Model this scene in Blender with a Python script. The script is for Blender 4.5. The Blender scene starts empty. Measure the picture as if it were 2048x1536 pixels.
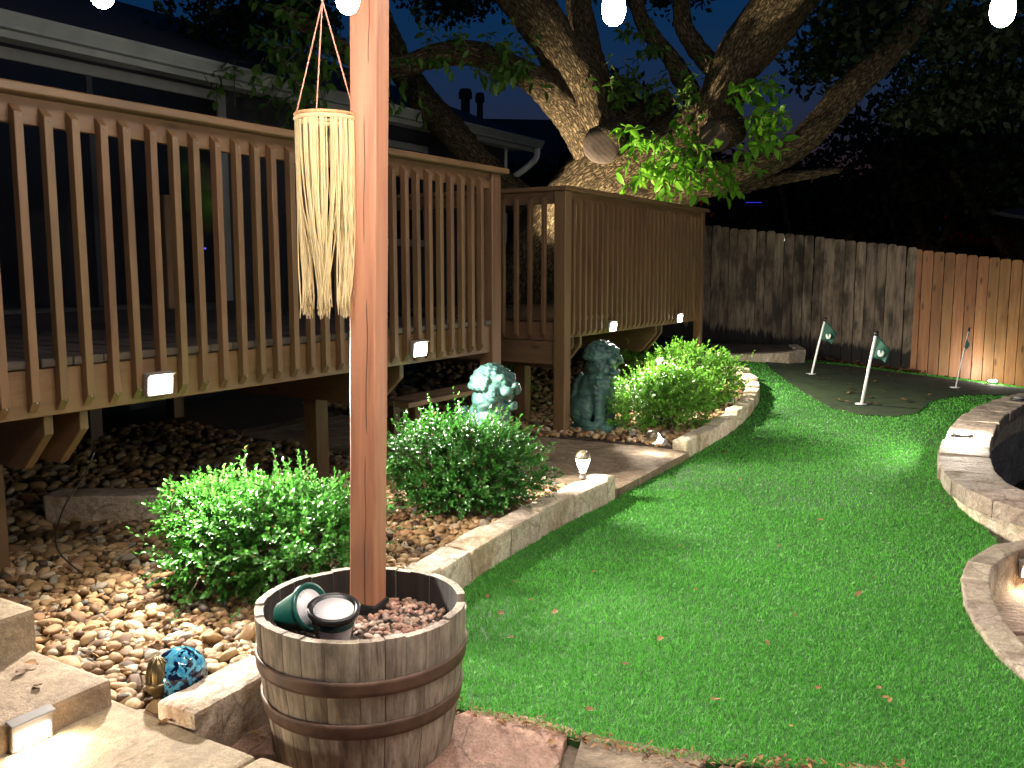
import bpy, bmesh, math, random
import numpy as np
from mathutils import Vector, Matrix, noise
from mathutils.geometry import delaunay_2d_cdt

R = math.radians
random.seed(7); rng = np.random.default_rng(7)
sc = bpy.context.scene
C = sc.collection

# ------------------------------------------------------------------ camera, sky, exposure
CAM_H = 1.5; FPX = 1800.0; PITCH = math.atan(230.0/1800.0)
cam_d = bpy.data.cameras.new('camera'); cam = bpy.data.objects.new('camera', cam_d); C.objects.link(cam)
cam.location = (0, 0, CAM_H); cam.rotation_euler = (R(90)-PITCH, 0, 0)
cam_d.sensor_width = 36; cam_d.lens = 36*FPX/2048; cam_d.clip_start = .05; cam_d.clip_end = 2000
sc.camera = cam

world = bpy.data.worlds.new('World'); sc.world = world; world.use_nodes = True
wn = world.node_tree; wn.nodes.clear()
sky = wn.nodes.new('ShaderNodeTexSky'); sky.sky_type = 'NISHITA'; sky.sun_disc = False
sky.sun_elevation = R(-1.0); sky.sun_rotation = R(190); sky.altitude = 200; sky.ozone_density = 4.0
hs = wn.nodes.new('ShaderNodeHueSaturation'); hs.inputs['Saturation'].default_value = 1.15; hs.inputs['Hue'].default_value = .485
bg = wn.nodes.new('ShaderNodeBackground'); bg.inputs['Strength'].default_value = 0.095
wo = wn.nodes.new('ShaderNodeOutputWorld')
wn.links.new(sky.outputs[0], hs.inputs['Color']); wn.links.new(hs.outputs[0], bg.inputs[0]); wn.links.new(bg.outputs[0], wo.inputs[0])

sc.view_settings.view_transform = 'Standard'; sc.view_settings.look = 'None'
sc.view_settings.exposure = 1.22; sc.view_settings.gamma = 1.0; sc.view_settings.use_curve_mapping = False
sc.cycles.use_denoising = True
try: sc.cycles.denoiser = 'OPENIMAGEDENOISE'
except Exception: pass
sc.cycles.max_bounces = 6; sc.cycles.diffuse_bounces = 3; sc.cycles.glossy_bounces = 3
sc.cycles.transmission_bounces = 4; sc.cycles.transparent_max_bounces = 8
sc.cycles.sample_clamp_indirect = 4.0; sc.cycles.caustics_reflective = False; sc.cycles.caustics_refractive = False

# lamp powers (watts), one place to balance them
W_BULB, W_DECK, W_PATH, W_PUCK, W_STEP, W_TREE = 48, 56, 1.2, 36, 2.5, 800
WARM = (1.0, .80, .56); NEUTRAL = (1.0, .90, .78); BULBC = (1.0, .88, .78)

# ------------------------------------------------------------------ layout helpers (metres)
_u = Vector((1116.0, 1814.6)).normalized()
U = Vector((_u.x, _u.y, 0)); V = Vector((-_u.y, _u.x, 0)); UANG = math.atan2(U.y, U.x)
O1 = Vector((-.12, 6.5, 0))
def dk(s, t, z=0.0): return O1 + U*s + V*t + Vector((0, 0, z))      # deck frame: s along the railing, t towards the house
def smooth(a): a = max(0.0, min(1.0, a)); return a*a*(3-2*a)
def T(x, y): return smooth((y-8)/5)*max(-.3, min(.42, .35-.12*(x-2.9)))     # the yard rises gently towards the back fence
def ray(px, py):
    a = (px-1024)/FPX; b = -(py-768)/FPX; c, s = math.cos(PITCH), math.sin(PITCH)
    return Vector((a, c+b*s, -s+b*c))
def gr(px, py, z=0.0):
    d = ray(px, py); t = (z-CAM_H)/d.z; return Vector((d.x*t, d.y*t, z))
def far(px, py, Y):
    d = ray(px, py); t = Y/d.y; return Vector((d.x*t, Y, CAM_H+d.z*t))
def proj(p):
    z = p[2]-CAM_H; c, s = math.cos(PITCH), math.sin(PITCH); dep = p[1]*c-z*s
    return 1024+FPX*p[0]/dep, 768-FPX*(p[1]*s+z*c)/dep, dep

# ------------------------------------------------------------------ object helpers
def link(name, data, parent=None, m=None):
    o = bpy.data.objects.new(name, data); C.objects.link(o)
    if parent is not None: o.parent = parent
    if m is not None and data is not None and len(data.materials) == 0: data.materials.append(m)
    return o
def tag(o, label=None, cat=None, group=None, kind=None):
    if label: o['label'] = label
    if cat: o['category'] = cat
    if group: o['group'] = group
    if kind: o['kind'] = kind
    return o
def empty(name, loc=(0, 0, 0), rz=0.0, **k):
    o = bpy.data.objects.new(name, None); C.objects.link(o); o.location = loc; o.rotation_euler = (0, 0, rz)
    o.empty_display_size = .1
    return tag(o, **k)
def copy_tree(o, parent=None):
    c = o.copy(); C.objects.link(c); c.parent = parent
    for ch in list(o.children): copy_tree(ch, c)
    return c
def bm_mesh(bm, name, smooth_=False):
    me = bpy.data.meshes.new(name); bm.normal_update(); bm.to_mesh(me); bm.free()
    if smooth_: me.shade_smooth()
    return me
def np_mesh(name, Vv, F, m=None, rnd=None, smooth_=False, vec=None):
    me = bpy.data.meshes.new(name); Vv = np.asarray(Vv, np.float32); F = np.asarray(F, np.int32)
    me.vertices.add(len(Vv)); me.vertices.foreach_set('co', Vv.ravel())
    me.loops.add(F.size); me.loops.foreach_set('vertex_index', F.ravel())
    me.polygons.add(len(F)); me.polygons.foreach_set('loop_start', np.arange(len(F), dtype=np.int32)*F.shape[1])
    if smooth_: me.polygons.foreach_set('use_smooth', np.ones(len(F), bool))
    if rnd is not None:
        a = me.attributes.new('rnd', 'FLOAT', 'POINT'); a.data.foreach_set('value', np.asarray(rnd, np.float32))
    if vec is not None:
        a = me.attributes.new('along', 'FLOAT_VECTOR', 'POINT'); a.data.foreach_set('vector', np.asarray(vec, np.float32).ravel())
    me.update(calc_edges=True)
    if m: me.materials.append(m)
    return me
def box_bm(bm, x0, x1, y0, y1, z0, z1):
    vs = [bm.verts.new((x, y, z)) for x in (x0, x1) for y in (y0, y1) for z in (z0, z1)]
    for f in ((0, 1, 3, 2), (4, 6, 7, 5), (0, 4, 5, 1), (2, 3, 7, 6), (0, 2, 6, 4), (1, 5, 7, 3)): bm.faces.new([vs[i] for i in f])
    return vs
def box(x0, x1, y0, y1, z0, z1, bev=.004, seg=1):
    bm = bmesh.new(); box_bm(bm, x0, x1, y0, y1, z0, z1)
    if bev: bmesh.ops.bevel(bm, geom=bm.edges[:], offset=bev, segments=seg, affect='EDGES', profile=.6)
    return bm_mesh(bm, 'box')
def prism(poly, axis, a, b, bev=.003):
    """poly: 2D outline; extruded from a to b along axis ('x','y','z')"""
    bm = bmesh.new()
    def p3(p, h): return {'x': (h, p[0], p[1]), 'y': (p[0], h, p[1]), 'z': (p[0], p[1], h)}[axis]
    lo = [bm.verts.new(p3(p, a)) for p in poly]; hi = [bm.verts.new(p3(p, b)) for p in poly]; n = len(poly)
    bm.faces.new(lo[::-1]); bm.faces.new(hi)
    for i in range(n): bm.faces.new((lo[i], lo[(i+1) % n], hi[(i+1) % n], hi[i]))
    bmesh.ops.recalc_face_normals(bm, faces=bm.faces[:])
    if bev: bmesh.ops.bevel(bm, geom=bm.edges[:], offset=bev, segments=1, affect='EDGES')
    return bm_mesh(bm, 'prism')
def lathe(prof, n=32, cap=True, a0=0, a1=2*math.pi):
    """prof: list of (r,z)"""
    full = abs(a1-a0-2*math.pi) < 1e-6
    k = n if full else n+1
    Vv = []
    for r, z in prof:
        for i in range(k):
            a = a0+(a1-a0)*i/n; Vv.append((r*math.cos(a), r*math.sin(a), z))
    F = []
    for j in range(len(prof)-1):
        for i in range(n):
            i2 = (i+1) % k; F.append((j*k+i, j*k+i2, (j+1)*k+i2, (j+1)*k+i))
    me = bpy.data.meshes.new('lathe'); me.from_pydata(Vv, [], F)
    bm = bmesh.new(); bm.from_mesh(me); bmesh.ops.remove_doubles(bm, verts=bm.verts[:], dist=1e-5); bm.to_mesh(me); bm.free()
    me.shade_smooth(); return me
def resample(P, step):
    P = [Vector(p) for p in P]; out = []
    for i in range(len(P)-1):
        p0 = P[max(i-1, 0)]; p1 = P[i]; p2 = P[i+1]; p3 = P[min(i+2, len(P)-1)]
        n = max(1, int((p2-p1).length/step))
        for k in range(n):
            t = k/n
            out.append((.5*((2*p1)+(p2-p0)*t+(2*p0-5*p1+4*p2-p3)*t*t+(3*p1-p0-3*p2+p3)*t**3), i+t))
    out.append((P[-1], len(P)-1.0)); return out
def tube(P, rad, n=10, step=.05, lump=0.0, seed=0, furrow=0.0):
    """P points; rad float or list; returns verts, quads, along-vector"""
    rs = resample(P, step); N = len(rs); rl = rad if isinstance(rad, (list, tuple)) else [rad]*len(P)
    Vv = np.zeros((N*n+2, 3)); A = np.zeros((N*n+2, 3)); L = 0.0; up = Vector((.13, .27, .95)); px = None
    for i, (p, t) in enumerate(rs):
        d = (rs[min(i+1, N-1)][0]-rs[max(i-1, 0)][0]).normalized()
        if px is None: px = d.cross(up); px.normalize() if px.length > .1 else None
        if px.length < .1: px = d.cross(Vector((1, 0, 0))).normalized()
        px = (px-d*px.dot(d)).normalized(); py = d.cross(px)
        k = min(int(t), len(rl)-2) if len(rl) > 1 else 0
        r0 = rl[k]+(rl[min(k+1, len(rl)-1)]-rl[k])*(t-k)
        if i: L += (p-rs[i-1][0]).length
        for j in range(n):
            a = 2*math.pi*j/n; dr = 1.0
            q = Vector((math.cos(a)*r0, math.sin(a)*r0, L))
            if lump: dr += lump*noise.noise(Vector((q.x/max(r0, .05)*1.1+seed*3.1, q.y/max(r0, .05)*1.1, L*2.2)))
            h = 0.0
            if furrow:
                f1 = noise.noise(Vector((q.x*26+seed, q.y*26, L*7)))
                f2 = noise.noise(Vector((q.x*60+seed, q.y*60+5, L*20)))
                h = furrow*(abs(f1)*1.6-.55+f2*.35)
            Vv[i*n+j] = p+(px*math.cos(a)+py*math.sin(a))*(r0*dr+h); A[i*n+j] = (q.x, q.y, L)
    Vv[N*n] = rs[0][0]; Vv[N*n+1] = rs[-1][0]; A[N*n+1] = (0, 0, L)
    F = []
    for i in range(N-1):
        for j in range(n):
            j2 = (j+1) % n; F.append((i*n+j, i*n+j2, (i+1)*n+j2, (i+1)*n+j))
    for j in range(n):
        j2 = (j+1) % n; F.append((N*n, j2, j, j)) ; F.append((N*n+1, (N-1)*n+j, (N-1)*n+j2, (N-1)*n+j2))
    return Vv, F, A
def tube_mesh(P, rad, n=8, step=.05, **k):
    Vv, F, A = tube(P, rad, n, step, **k)
    me = bpy.data.meshes.new('tube'); me.from_pydata([tuple(v) for v in Vv], [], [tuple(dict.fromkeys(f)) for f in F]); me.shade_smooth()
    a = me.attributes.new('along', 'FLOAT_VECTOR', 'POINT'); a.data.foreach_set('vector', np.asarray(A, np.float32).ravel())
    return me
def join_np(parts):
    """parts: list of (verts, quads); merged arrays"""
    Vs, Fs, o = [], [], 0
    for v, f in parts: Vs.append(np.asarray(v)); Fs.append(np.asarray(f)+o); o += len(v)
    return np.concatenate(Vs), np.concatenate(Fs)
def stone_mesh(lx, ly, lz, seed, amp=.012, bev=.012, cuts=3, freq=6.0, chip=0.0):
    bm = bmesh.new(); box_bm(bm, -lx/2, lx/2, -ly/2, ly/2, 0, lz)
    bmesh.ops.bevel(bm, geom=bm.edges[:], offset=bev, segments=2, affect='EDGES', profile=.6)
    m = max(lx, ly, lz)/cuts
    for _ in range(3):
        es = [e for e in bm.edges if e.calc_length() > m*1.3]
        if not es: break
        bmesh.ops.subdivide_edges(bm, edges=es, cuts=1, use_grid_fill=True)
    bmesh.ops.triangulate(bm, faces=[f for f in bm.faces if len(f.verts) > 4])
    bm.normal_update()
    o = Vector((seed*3.7, seed*1.3, seed*7.1))
    for v in bm.verts:
        d = noise.noise(v.co*freq+o)*amp+noise.noise(v.co*freq*3+o)*amp*.45
        c = noise.cell(v.co*freq*.8+o)*chip
        v.co += v.normal*(d-c)
    return bm_mesh(bm, 'stone')
def in_poly(x, y, poly):
    x = np.asarray(x); y = np.asarray(y); ins = np.zeros(x.shape, bool); n = len(poly)
    for i in range(n):
        x0, y0 = poly[i]; x1, y1 = poly[(i+1) % n]
        c = ((y0 > y) != (y1 > y))
        with np.errstate(divide='ignore', invalid='ignore'):
            ins ^= c & (x < (x1-x0)*(y-y0)/((y1-y0) if y1 != y0 else 1e-9)+x0)
    return ins
def sheet(name, poly, zf, step, m, parent=None, skirt=.0):
    """polygon sheet with inner grid points, height zf(x,y)"""
    P = [Vector(p) for p in poly]; pts = []
    for i in range(len(P)):
        a, b = P[i], P[(i+1) % len(P)]; n = max(1, int((b-a).length/step)); pts += [a+(b-a)*(k/n) for k in range(n)]
    nb = len(pts); xs = [p.x for p in pts]; ys = [p.y for p in pts]
    gx, gy = np.meshgrid(np.arange(min(xs), max(xs), step)+step*.37, np.arange(min(ys), max(ys), step)+step*.41)
    ok = in_poly(gx.ravel(), gy.ravel(), [(p.x, p.y) for p in pts])
    allp = pts+[Vector((a, b)) for a, b, k in zip(gx.ravel(), gy.ravel(), ok) if k]
    vo, eo, fo, *_ = delaunay_2d_cdt(allp, [], [list(range(nb))], 1, 1e-4)
    vs = [(v.x, v.y, zf(v.x, v.y)) for v in vo]; fs = [list(f) for f in fo]
    if skirt:
        k = len(vs); ring = []
        for p in pts: vs.append((p.x, p.y, zf(p.x, p.y)-skirt))
        b0 = len(vs)
        for p in pts: vs.append((p.x, p.y, zf(p.x, p.y)))
        fs += [[b0+i, k+i, k+(i+1) % nb, b0+(i+1) % nb] for i in range(nb)]
    me = bpy.data.meshes.new(name); me.from_pydata(vs, [], fs); me.update()
    return link(name, me, parent, m)

# ------------------------------------------------------------------ materials
MATS = {}
def nodes_of(name):
    m = bpy.data.materials.new(name); m.use_nodes = True; MATS[name] = m
    return m, m.node_tree, m.node_tree.nodes['Principled BSDF']
def N(nt, t, **k):
    n = nt.nodes.new(t)
    for a, b in k.items(): setattr(n, a, b)
    return n
def ramp(nt, fac, stops, interp='LINEAR'):
    r = N(nt, 'ShaderNodeValToRGB'); r.color_ramp.interpolation = interp; els = r.color_ramp.elements
    while len(els) < len(stops): els.new(.5)
    for e, (p, c) in zip(els, stops): e.position = p; e.color = (*c, 1)
    nt.links.new(fac, r.inputs[0]); return r.outputs[0]
def mixc(nt, fac, a, b, mode='MIX'):
    n = N(nt, 'ShaderNodeMix', data_type='RGBA', blend_type=mode)
    for s, val in ((0, fac), (6, a), (7, b)):
        if isinstance(val, (int, float)): n.inputs[s].default_value = val
        elif isinstance(val, tuple): n.inputs[s].default_value = (*val, 1)
        else: nt.links.new(val, n.inputs[s])
    return n.outputs[2]
def coords(nt, scale=(1, 1, 1), src='obj', rand=True, rot=(0, 0, 0)):
    if src == 'along': o = N(nt, 'ShaderNodeAttribute', attribute_name='along').outputs['Vector']
    else: o = N(nt, 'ShaderNodeTexCoord').outputs['Object' if src == 'obj' else 'Generated']
    mp = N(nt, 'ShaderNodeMapping'); mp.inputs['Scale'].default_value = scale; mp.inputs['Rotation'].default_value = rot
    nt.links.new(o, mp.inputs[0])
    if rand:
        oi = N(nt, 'ShaderNodeObjectInfo'); mu = N(nt, 'ShaderNodeVectorMath', operation='SCALE'); mu.inputs[0].default_value = (37, 61, 83)
        nt.links.new(oi.outputs['Random'], mu.inputs['Scale']); nt.links.new(mu.outputs[0], mp.inputs['Location'])
    return mp.outputs[0]
def tex(nt, vec, scale, detail=4, rough=.55, dist=0.0):
    n = N(nt, 'ShaderNodeTexNoise'); n.inputs['Scale'].default_value = scale; n.inputs['Detail'].default_value = detail
    n.inputs['Roughness'].default_value = rough; n.inputs['Distortion'].default_value = dist
    nt.links.new(vec, n.inputs['Vector']); return n.outputs['Fac']
def bump(nt, bs, h, strength, dist=.01, prev=None):
    b = N(nt, 'ShaderNodeBump'); b.inputs['Strength'].default_value = strength; b.inputs['Distance'].default_value = dist
    nt.links.new(h, b.inputs['Height'])
    if prev is not None: nt.links.new(prev, b.inputs['Normal'])
    nt.links.new(b.outputs[0], bs.inputs['Normal']); return b.outputs[0]
def hsv_rand(nt, col, dv=.25, dh=.02):
    oi = N(nt, 'ShaderNodeObjectInfo'); h = N(nt, 'ShaderNodeHueSaturation')
    a = N(nt, 'ShaderNodeMapRange'); a.inputs['To Min'].default_value = 1-dv; a.inputs['To Max'].default_value = 1+dv
    nt.links.new(oi.outputs['Random'], a.inputs[0]); nt.links.new(a.outputs[0], h.inputs['Value'])
    w = N(nt, 'ShaderNodeTexWhiteNoise', noise_dimensions='1D'); nt.links.new(oi.outputs['Random'], w.inputs['W'])
    b = N(nt, 'ShaderNodeMapRange'); b.inputs['To Min'].default_value = .5-dh; b.inputs['To Max'].default_value = .5+dh
    nt.links.new(w.outputs['Value'], b.inputs[0]); nt.links.new(b.outputs[0], h.inputs['Hue'])
    nt.links.new(col, h.inputs['Color']); return h.outputs[0]
def simple(name, c1, c2=None, scale=8, stretch=(1, 1, 1), rough=.6, bmp=.2, bdist=.01, detail=5, metal=0.0, dv=0.0, dh=.0, src='obj', bscale=None, spec=None):
    m, nt, bs = nodes_of(name)
    v = coords(nt, stretch, src)
    f = tex(nt, v, scale, detail)
    col = ramp(nt, f, [(.3, c1), (.7, c2 or c1)])
    if dv or dh: col = hsv_rand(nt, col, dv, dh)
    nt.links.new(col, bs.inputs['Base Color']); bs.inputs['Roughness'].default_value = rough; bs.inputs['Metallic'].default_value = metal
    if spec is not None: bs.inputs['Specular IOR Level'].default_value = spec
    if bmp: bump(nt, bs, tex(nt, v, bscale or scale*2.2, 6, .65), bmp, bdist)
    return m
def emit(name, col, strength):
    m, nt, bs = nodes_of(name)
    bs.inputs['Base Color'].default_value = (.8, .8, .8, 1); bs.inputs['Emission Color'].default_value = (*col, 1)
    bs.inputs['Emission Strength'].default_value = strength; return m
def wood(name, c1, c2, c3, axis='z', dv=.15, rough=.6, knots=True, grain=1.0, bmp=.35):
    """plank wood: long grain along axis, dark streaks and a few knots"""
    m, nt, bs = nodes_of(name)
    st = {'z': (1, 1, .06), 'x': (.06, 1, 1), 'y': (1, .06, 1)}[axis]
    v = coords(nt, st)
    a = tex(nt, v, 26*grain, 6, .6, .6); b = tex(nt, v, 95*grain, 4, .7)
    col = ramp(nt, a, [(.25, c1), (.5, c2), (.78, c3)])
    col = mixc(nt, mixc(nt, .5, b, (0, 0, 0)), col, c1)
    h = mixc(nt, .5, a, b)
    if knots:
        v2 = coords(nt, {'z': (7, 7, 2.2), 'x': (2.2, 7, 7), 'y': (7, 2.2, 7)}[axis])
        vo = N(nt, 'ShaderNodeTexVoronoi'); vo.inputs['Scale'].default_value = 1.0; nt.links.new(v2, vo.inputs['Vector'])
        k = ramp(nt, vo.outputs['Distance'], [(.0, (1, 1, 1)), (.09, (.7, .7, .7)), (.16, (0, 0, 0))])
        col = mixc(nt, k, col, tuple(x*.35 for x in c1))
    wear = tex(nt, coords(nt, tuple(max(q, .25) for q in st)), 5, 5, .7)
    col = mixc(nt, .8, col, ramp(nt, wear, [(.32, (.55, .52, .50)), (.52, (1, 1, 1))]), 'MULTIPLY')
    if dv: col = hsv_rand(nt, col, dv, .008)
    nt.links.new(col, bs.inputs['Base Color']); bs.inputs['Roughness'].default_value = rough
    bump(nt, bs, h, bmp, .006); return m
def leafy(name, c1, c2, rough=.35, trans=.35, tcol=None, spec=.5, brown=None):
    m, nt, bs = nodes_of(name)
    a = N(nt, 'ShaderNodeAttribute', attribute_name='rnd')
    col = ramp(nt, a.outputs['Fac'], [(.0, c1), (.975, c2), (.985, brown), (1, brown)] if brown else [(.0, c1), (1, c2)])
    nt.links.new(col, bs.inputs['Base Color']); bs.inputs['Roughness'].default_value = rough; bs.inputs['Specular IOR Level'].default_value = spec
    tr = N(nt, 'ShaderNodeBsdfTranslucent'); mx = N(nt, 'ShaderNodeMixShader'); mx.inputs[0].default_value = trans
    if tcol: tr.inputs[0].default_value = (*tcol, 1)
    else: nt.links.new(col, tr.inputs[0])
    out = nt.nodes['Material Output']
    nt.links.new(bs.outputs[0], mx.inputs[1]); nt.links.new(tr.outputs[0], mx.inputs[2]); nt.links.new(mx.outputs[0], out.inputs[0])
    return m

def stone_mat(name, dark, base, light, rough=.8, dv=.10, dh=.01, blot=6.0, fine=110.0, crack=.6, bmp=.7, stain=None, stretch=(1, 1, 1)):
    m, nt, bs = nodes_of(name)
    v = coords(nt, stretch); a = tex(nt, v, blot, 6, .65, .5); b = tex(nt, v, fine, 3, .75); c = tex(nt, v, blot*4.3, 5, .7, .3)
    col = ramp(nt, a, [(.30, dark), (.5, base), (.70, light)])
    col = mixc(nt, .75, col, ramp(nt, c, [(.34, (.52, .48, .44)), (.60, (1, 1, 1))]), 'MULTIPLY')
    col = mixc(nt, .65, col, ramp(nt, b, [(.36, (.50, .47, .44)), (.58, (1, 1, 1))]), 'MULTIPLY')
    if crack:
        wob = N(nt, 'ShaderNodeVectorMath', operation='SCALE'); wob.inputs['Scale'].default_value = .16
        nc = N(nt, 'ShaderNodeTexNoise'); nc.inputs['Scale'].default_value = 5; nc.inputs['Detail'].default_value = 5; nt.links.new(v, nc.inputs['Vector']); nt.links.new(nc.outputs['Color'], wob.inputs[0])
        ad = N(nt, 'ShaderNodeVectorMath', operation='ADD'); nt.links.new(v, ad.inputs[0]); nt.links.new(wob.outputs[0], ad.inputs[1])
        vo = N(nt, 'ShaderNodeTexVoronoi', feature='DISTANCE_TO_EDGE'); vo.inputs['Scale'].default_value = 3.2; nt.links.new(ad.outputs[0], vo.inputs['Vector'])
        k = ramp(nt, vo.outputs['Distance'], [(.0, (1, 1, 1)), (.012, (.6, .6, .6)), (.028, (0, 0, 0))])
        k = mixc(nt, 1.0, k, ramp(nt, a, [(.45, (0, 0, 0)), (.55, (crack, crack, crack))]), 'MULTIPLY')
        col = mixc(nt, k, col, tuple(x*.22 for x in dark))
    if stain is not None:
        q = tex(nt, v, 2.6, 6, .7, .8); col = mixc(nt, ramp(nt, q, [(.52, (0, 0, 0)), (.66, (.75, .75, .75))]), col, stain)
    col = hsv_rand(nt, col, dv, dh)
    nt.links.new(col, bs.inputs['Base Color']); bs.inputs['Roughness'].default_value = rough
    n1 = bump(nt, bs, c, bmp, .02); n2 = bump(nt, bs, b, bmp*.6, .006, n1)
    return m
PEB = [(.0, (.05, .032, .018)), (.12, (.16, .085, .036)), (.3, (.29, .17, .07)), (.48, (.40, .26, .11)), (.64, (.50, .36, .19)), (.8, (.30, .145, .06)), (.9, (.58, .49, .33)), (1, (.17, .16, .14))]
PINK = [(.0, (.18, .10, .075)), (.25, (.38, .20, .14)), (.5, (.50, .30, .22)), (.7, (.30, .22, .15)), (.85, (.55, .42, .33)), (1, (.13, .11, .10))]
def pebble_mat(name, stops, by):
    m, nt, bs = nodes_of(name)
    if by == 'attr': f = N(nt, 'ShaderNodeAttribute', attribute_name='rnd').outputs['Fac']
    else: f = N(nt, 'ShaderNodeObjectInfo').outputs['Random']
    col = ramp(nt, f, stops)
    v = coords(nt, (1, 1, 1), 'obj', by != 'attr'); t = tex(nt, v, 45, 5, .65)
    col = mixc(nt, .55, col, ramp(nt, t, [(.3, (.34, .30, .26)), (.7, (.92, .92, .92))]), 'MULTIPLY')
    nt.links.new(col, bs.inputs['Base Color']); bs.inputs['Roughness'].default_value = .68
    bump(nt, bs, t, .35, .005); return m
M = {}
M['peb_a'] = pebble_mat('river_pebble_mass', PEB, 'attr'); M['peb_o'] = pebble_mat('river_pebble', PEB, 'obj')
M['pink_a'] = pebble_mat('pink_gravel_mass', PINK, 'attr'); M['pink_o'] = pebble_mat('pink_gravel', PINK, 'obj')
M['soil'] = simple('soil', (.022, .015, .010), (.06, .04, .026), 22, bmp=.8, bdist=.03, rough=.9)
M['turf_base'] = simple('turf_backing', (.020, .085, .014), (.040, .15, .028), 60, bmp=.6, rough=.8)
M['blade'] = leafy('turf_blade', (.034, .19, .020), (.17, .60, .085), .42, .32, spec=.3)
M['deck'] = wood('brown_deck_paint', (.112, .060, .026), (.152, .085, .039), (.18, .104, .050), 'z', dv=.07, rough=.5, knots=False, bmp=.12)
M['deck_x'] = wood('brown_deck_paint_lengthwise', (.112, .060, .026), (.152, .085, .039), (.18, .104, .050), 'x', dv=.05, rough=.5, knots=True, bmp=.12)
M['deck_y'] = wood('brown_deck_paint_crosswise', (.10, .055, .026), (.14, .08, .039), (.17, .098, .050), 'y', dv=.12, rough=.55, knots=True, bmp=.15)
M['floor'] = wood('dark_floor_board', (.030, .022, .016), (.055, .040, .028), (.075, .055, .040), 'y', dv=.2, rough=.5, knots=False)  # deck floor tone, darker than the railing paint
M['bench'] = wood('lightened_pine_bench', (.22, .13, .065), (.34, .22, .12), (.44, .30, .18), 'x', dv=.1, rough=.45)  # seat colour lightened in place of light from above
M['post_red'] = None
M['fence_old'] = None
M['fence_new'] = wood('new_pine_board', (.23, .105, .038), (.36, .18, .07), (.44, .24, .105), 'z', dv=.22, rough=.55, grain=.8)
M['stave'] = None
M['green'] = stone_mat('putting_turf', (.012, .036, .007), (.026, .062, .012), (.045, .085, .018), rough=.9, dv=0, blot=1.6, fine=160, crack=0, bmp=.5, stain=(.018, .036, .010))
M['hoop'] = simple('rusty_hoop_steel', (.055, .030, .020), (.15, .085, .055), 16, rough=.62, metal=.15, bmp=.3, bdist=.003)
M['limestone'] = stone_mat('cream_limestone', (.54, .43, .28), (.76, .66, .50), (.86, .78, .63), dv=.13, dh=.014, stain=(.30, .19, .09))
M['capstone'] = stone_mat('grey_tan_capstone', (.27, .21, .15), (.46, .385, .29), (.58, .50, .40), dv=.20, dh=.014, bmp=.9, stain=(.16, .12, .085))
M['block'] = stone_mat('retaining_block', (.22, .21, .19), (.34, .325, .30), (.44, .42, .38), dv=.14, bmp=1.0, crack=.3)
M['step'] = stone_mat('cast_stone_step', (.24, .175, .11), (.34, .26, .17), (.42, .33, .22), dv=.08, crack=.25, fine=170, bmp=.5, stain=(.20, .145, .09))
M['flag'] = stone_mat('flagstone', (.22, .15, .095), (.36, .265, .18), (.46, .36, .25), dv=.18, dh=.02, bmp=.9, stain=(.15, .11, .08), stretch=(1, 1.8, 1))
M['flag_red'] = stone_mat('red_flagstone', (.30, .15, .11), (.44, .25, .19), (.50, .32, .24), dv=.1, dh=.01, bmp=.9, stain=(.20, .13, .09), stretch=(1.6, 1, 1))
M['mortar'] = simple('mortar', (.11, .085, .06), (.20, .16, .12), 30, rough=.9, bmp=.5)
M['concrete'] = stone_mat('brown_stamped_concrete', (.20, .145, .10), (.34, .26, .185), (.42, .33, .245), rough=.85, dv=0, bmp=.6, crack=.5, stain=(.12, .085, .06))
M['concrete'].node_tree.nodes['Principled BSDF'].inputs['Specular IOR Level'].default_value = .15
M['gutter'] = simple('off_white_gutter_paint', (.24, .27, .26), (.32, .35, .33), 4, rough=.45, bmp=.05)
M['trim'] = simple('grey_trim_paint', (.16, .17, .17), (.20, .21, .21), 5, rough=.5, bmp=.05)
M['white'] = simple('white_trim_paint', (.70, .72, .70), (.80, .80, .78), 5, rough=.4, bmp=.05)
M['siding'] = simple('dark_siding_paint', (.014, .017, .026), (.02, .024, .034), 5, rough=.6, bmp=.1)
M['shingle'] = simple('dark_roof_shingle', (.012, .012, .014), (.03, .03, .033), 20, rough=.9, bmp=.5)
M['glass'] = simple('dark_window_glass', (.008, .010, .014), (.010, .012, .018), 3, rough=.08, bmp=0)
M['black'] = simple('black_plastic', (.010, .010, .011), (.016, .016, .017), 10, rough=.35, bmp=.1)
M['char'] = simple('charred_oak', (.012, .011, .010), (.032, .028, .024), 20, stretch=(1, 1, .12), rough=.8, bmp=.6)
M['dgrey'] = simple('grey_fixture_plastic', (.16, .15, .14), (.2, .19, .18), 10, rough=.45, bmp=.05)
M['bronze'] = simple('aged_bronze', (.10, .075, .035), (.30, .23, .11), 40, rough=.38, metal=.8, bmp=.3, bdist=.003)
M['brass'] = simple('brushed_gold_cap', (.30, .25, .16), (.42, .36, .25), 30, rough=.35, metal=.7, bmp=.1)
M['teal'] = simple('green_pot_plastic', (.006, .075, .058), (.010, .10, .078), 6, rough=.35, bmp=.05)
M['rope'] = simple('natural_fringe_cord', (.46, .35, .165), (.64, .52, .29), 200, stretch=(1, 1, .1), rough=.8, bmp=.3, bdist=.002, dv=.1)
M['pinkrope'] = simple('pink_hanging_cord', (.55, .24, .16), (.66, .34, .25), 100, rough=.7, bmp=.2)
M['rattan'] = simple('rattan_ring', (.42, .22, .09), (.60, .36, .17), 80, rough=.6, bmp=.4, bdist=.003)
M['flagcloth'] = simple('dark_green_flag_cloth', (.004, .05, .030), (.006, .065, .04), 30, rough=.75, bmp=.2, bdist=.003)
M['lens'] = emit('lit_lens', (1.0, .93, .80), 26.0)
M['bulb'] = emit('lit_bulb_glass', (1.0, .95, .93), 40.0)
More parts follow.
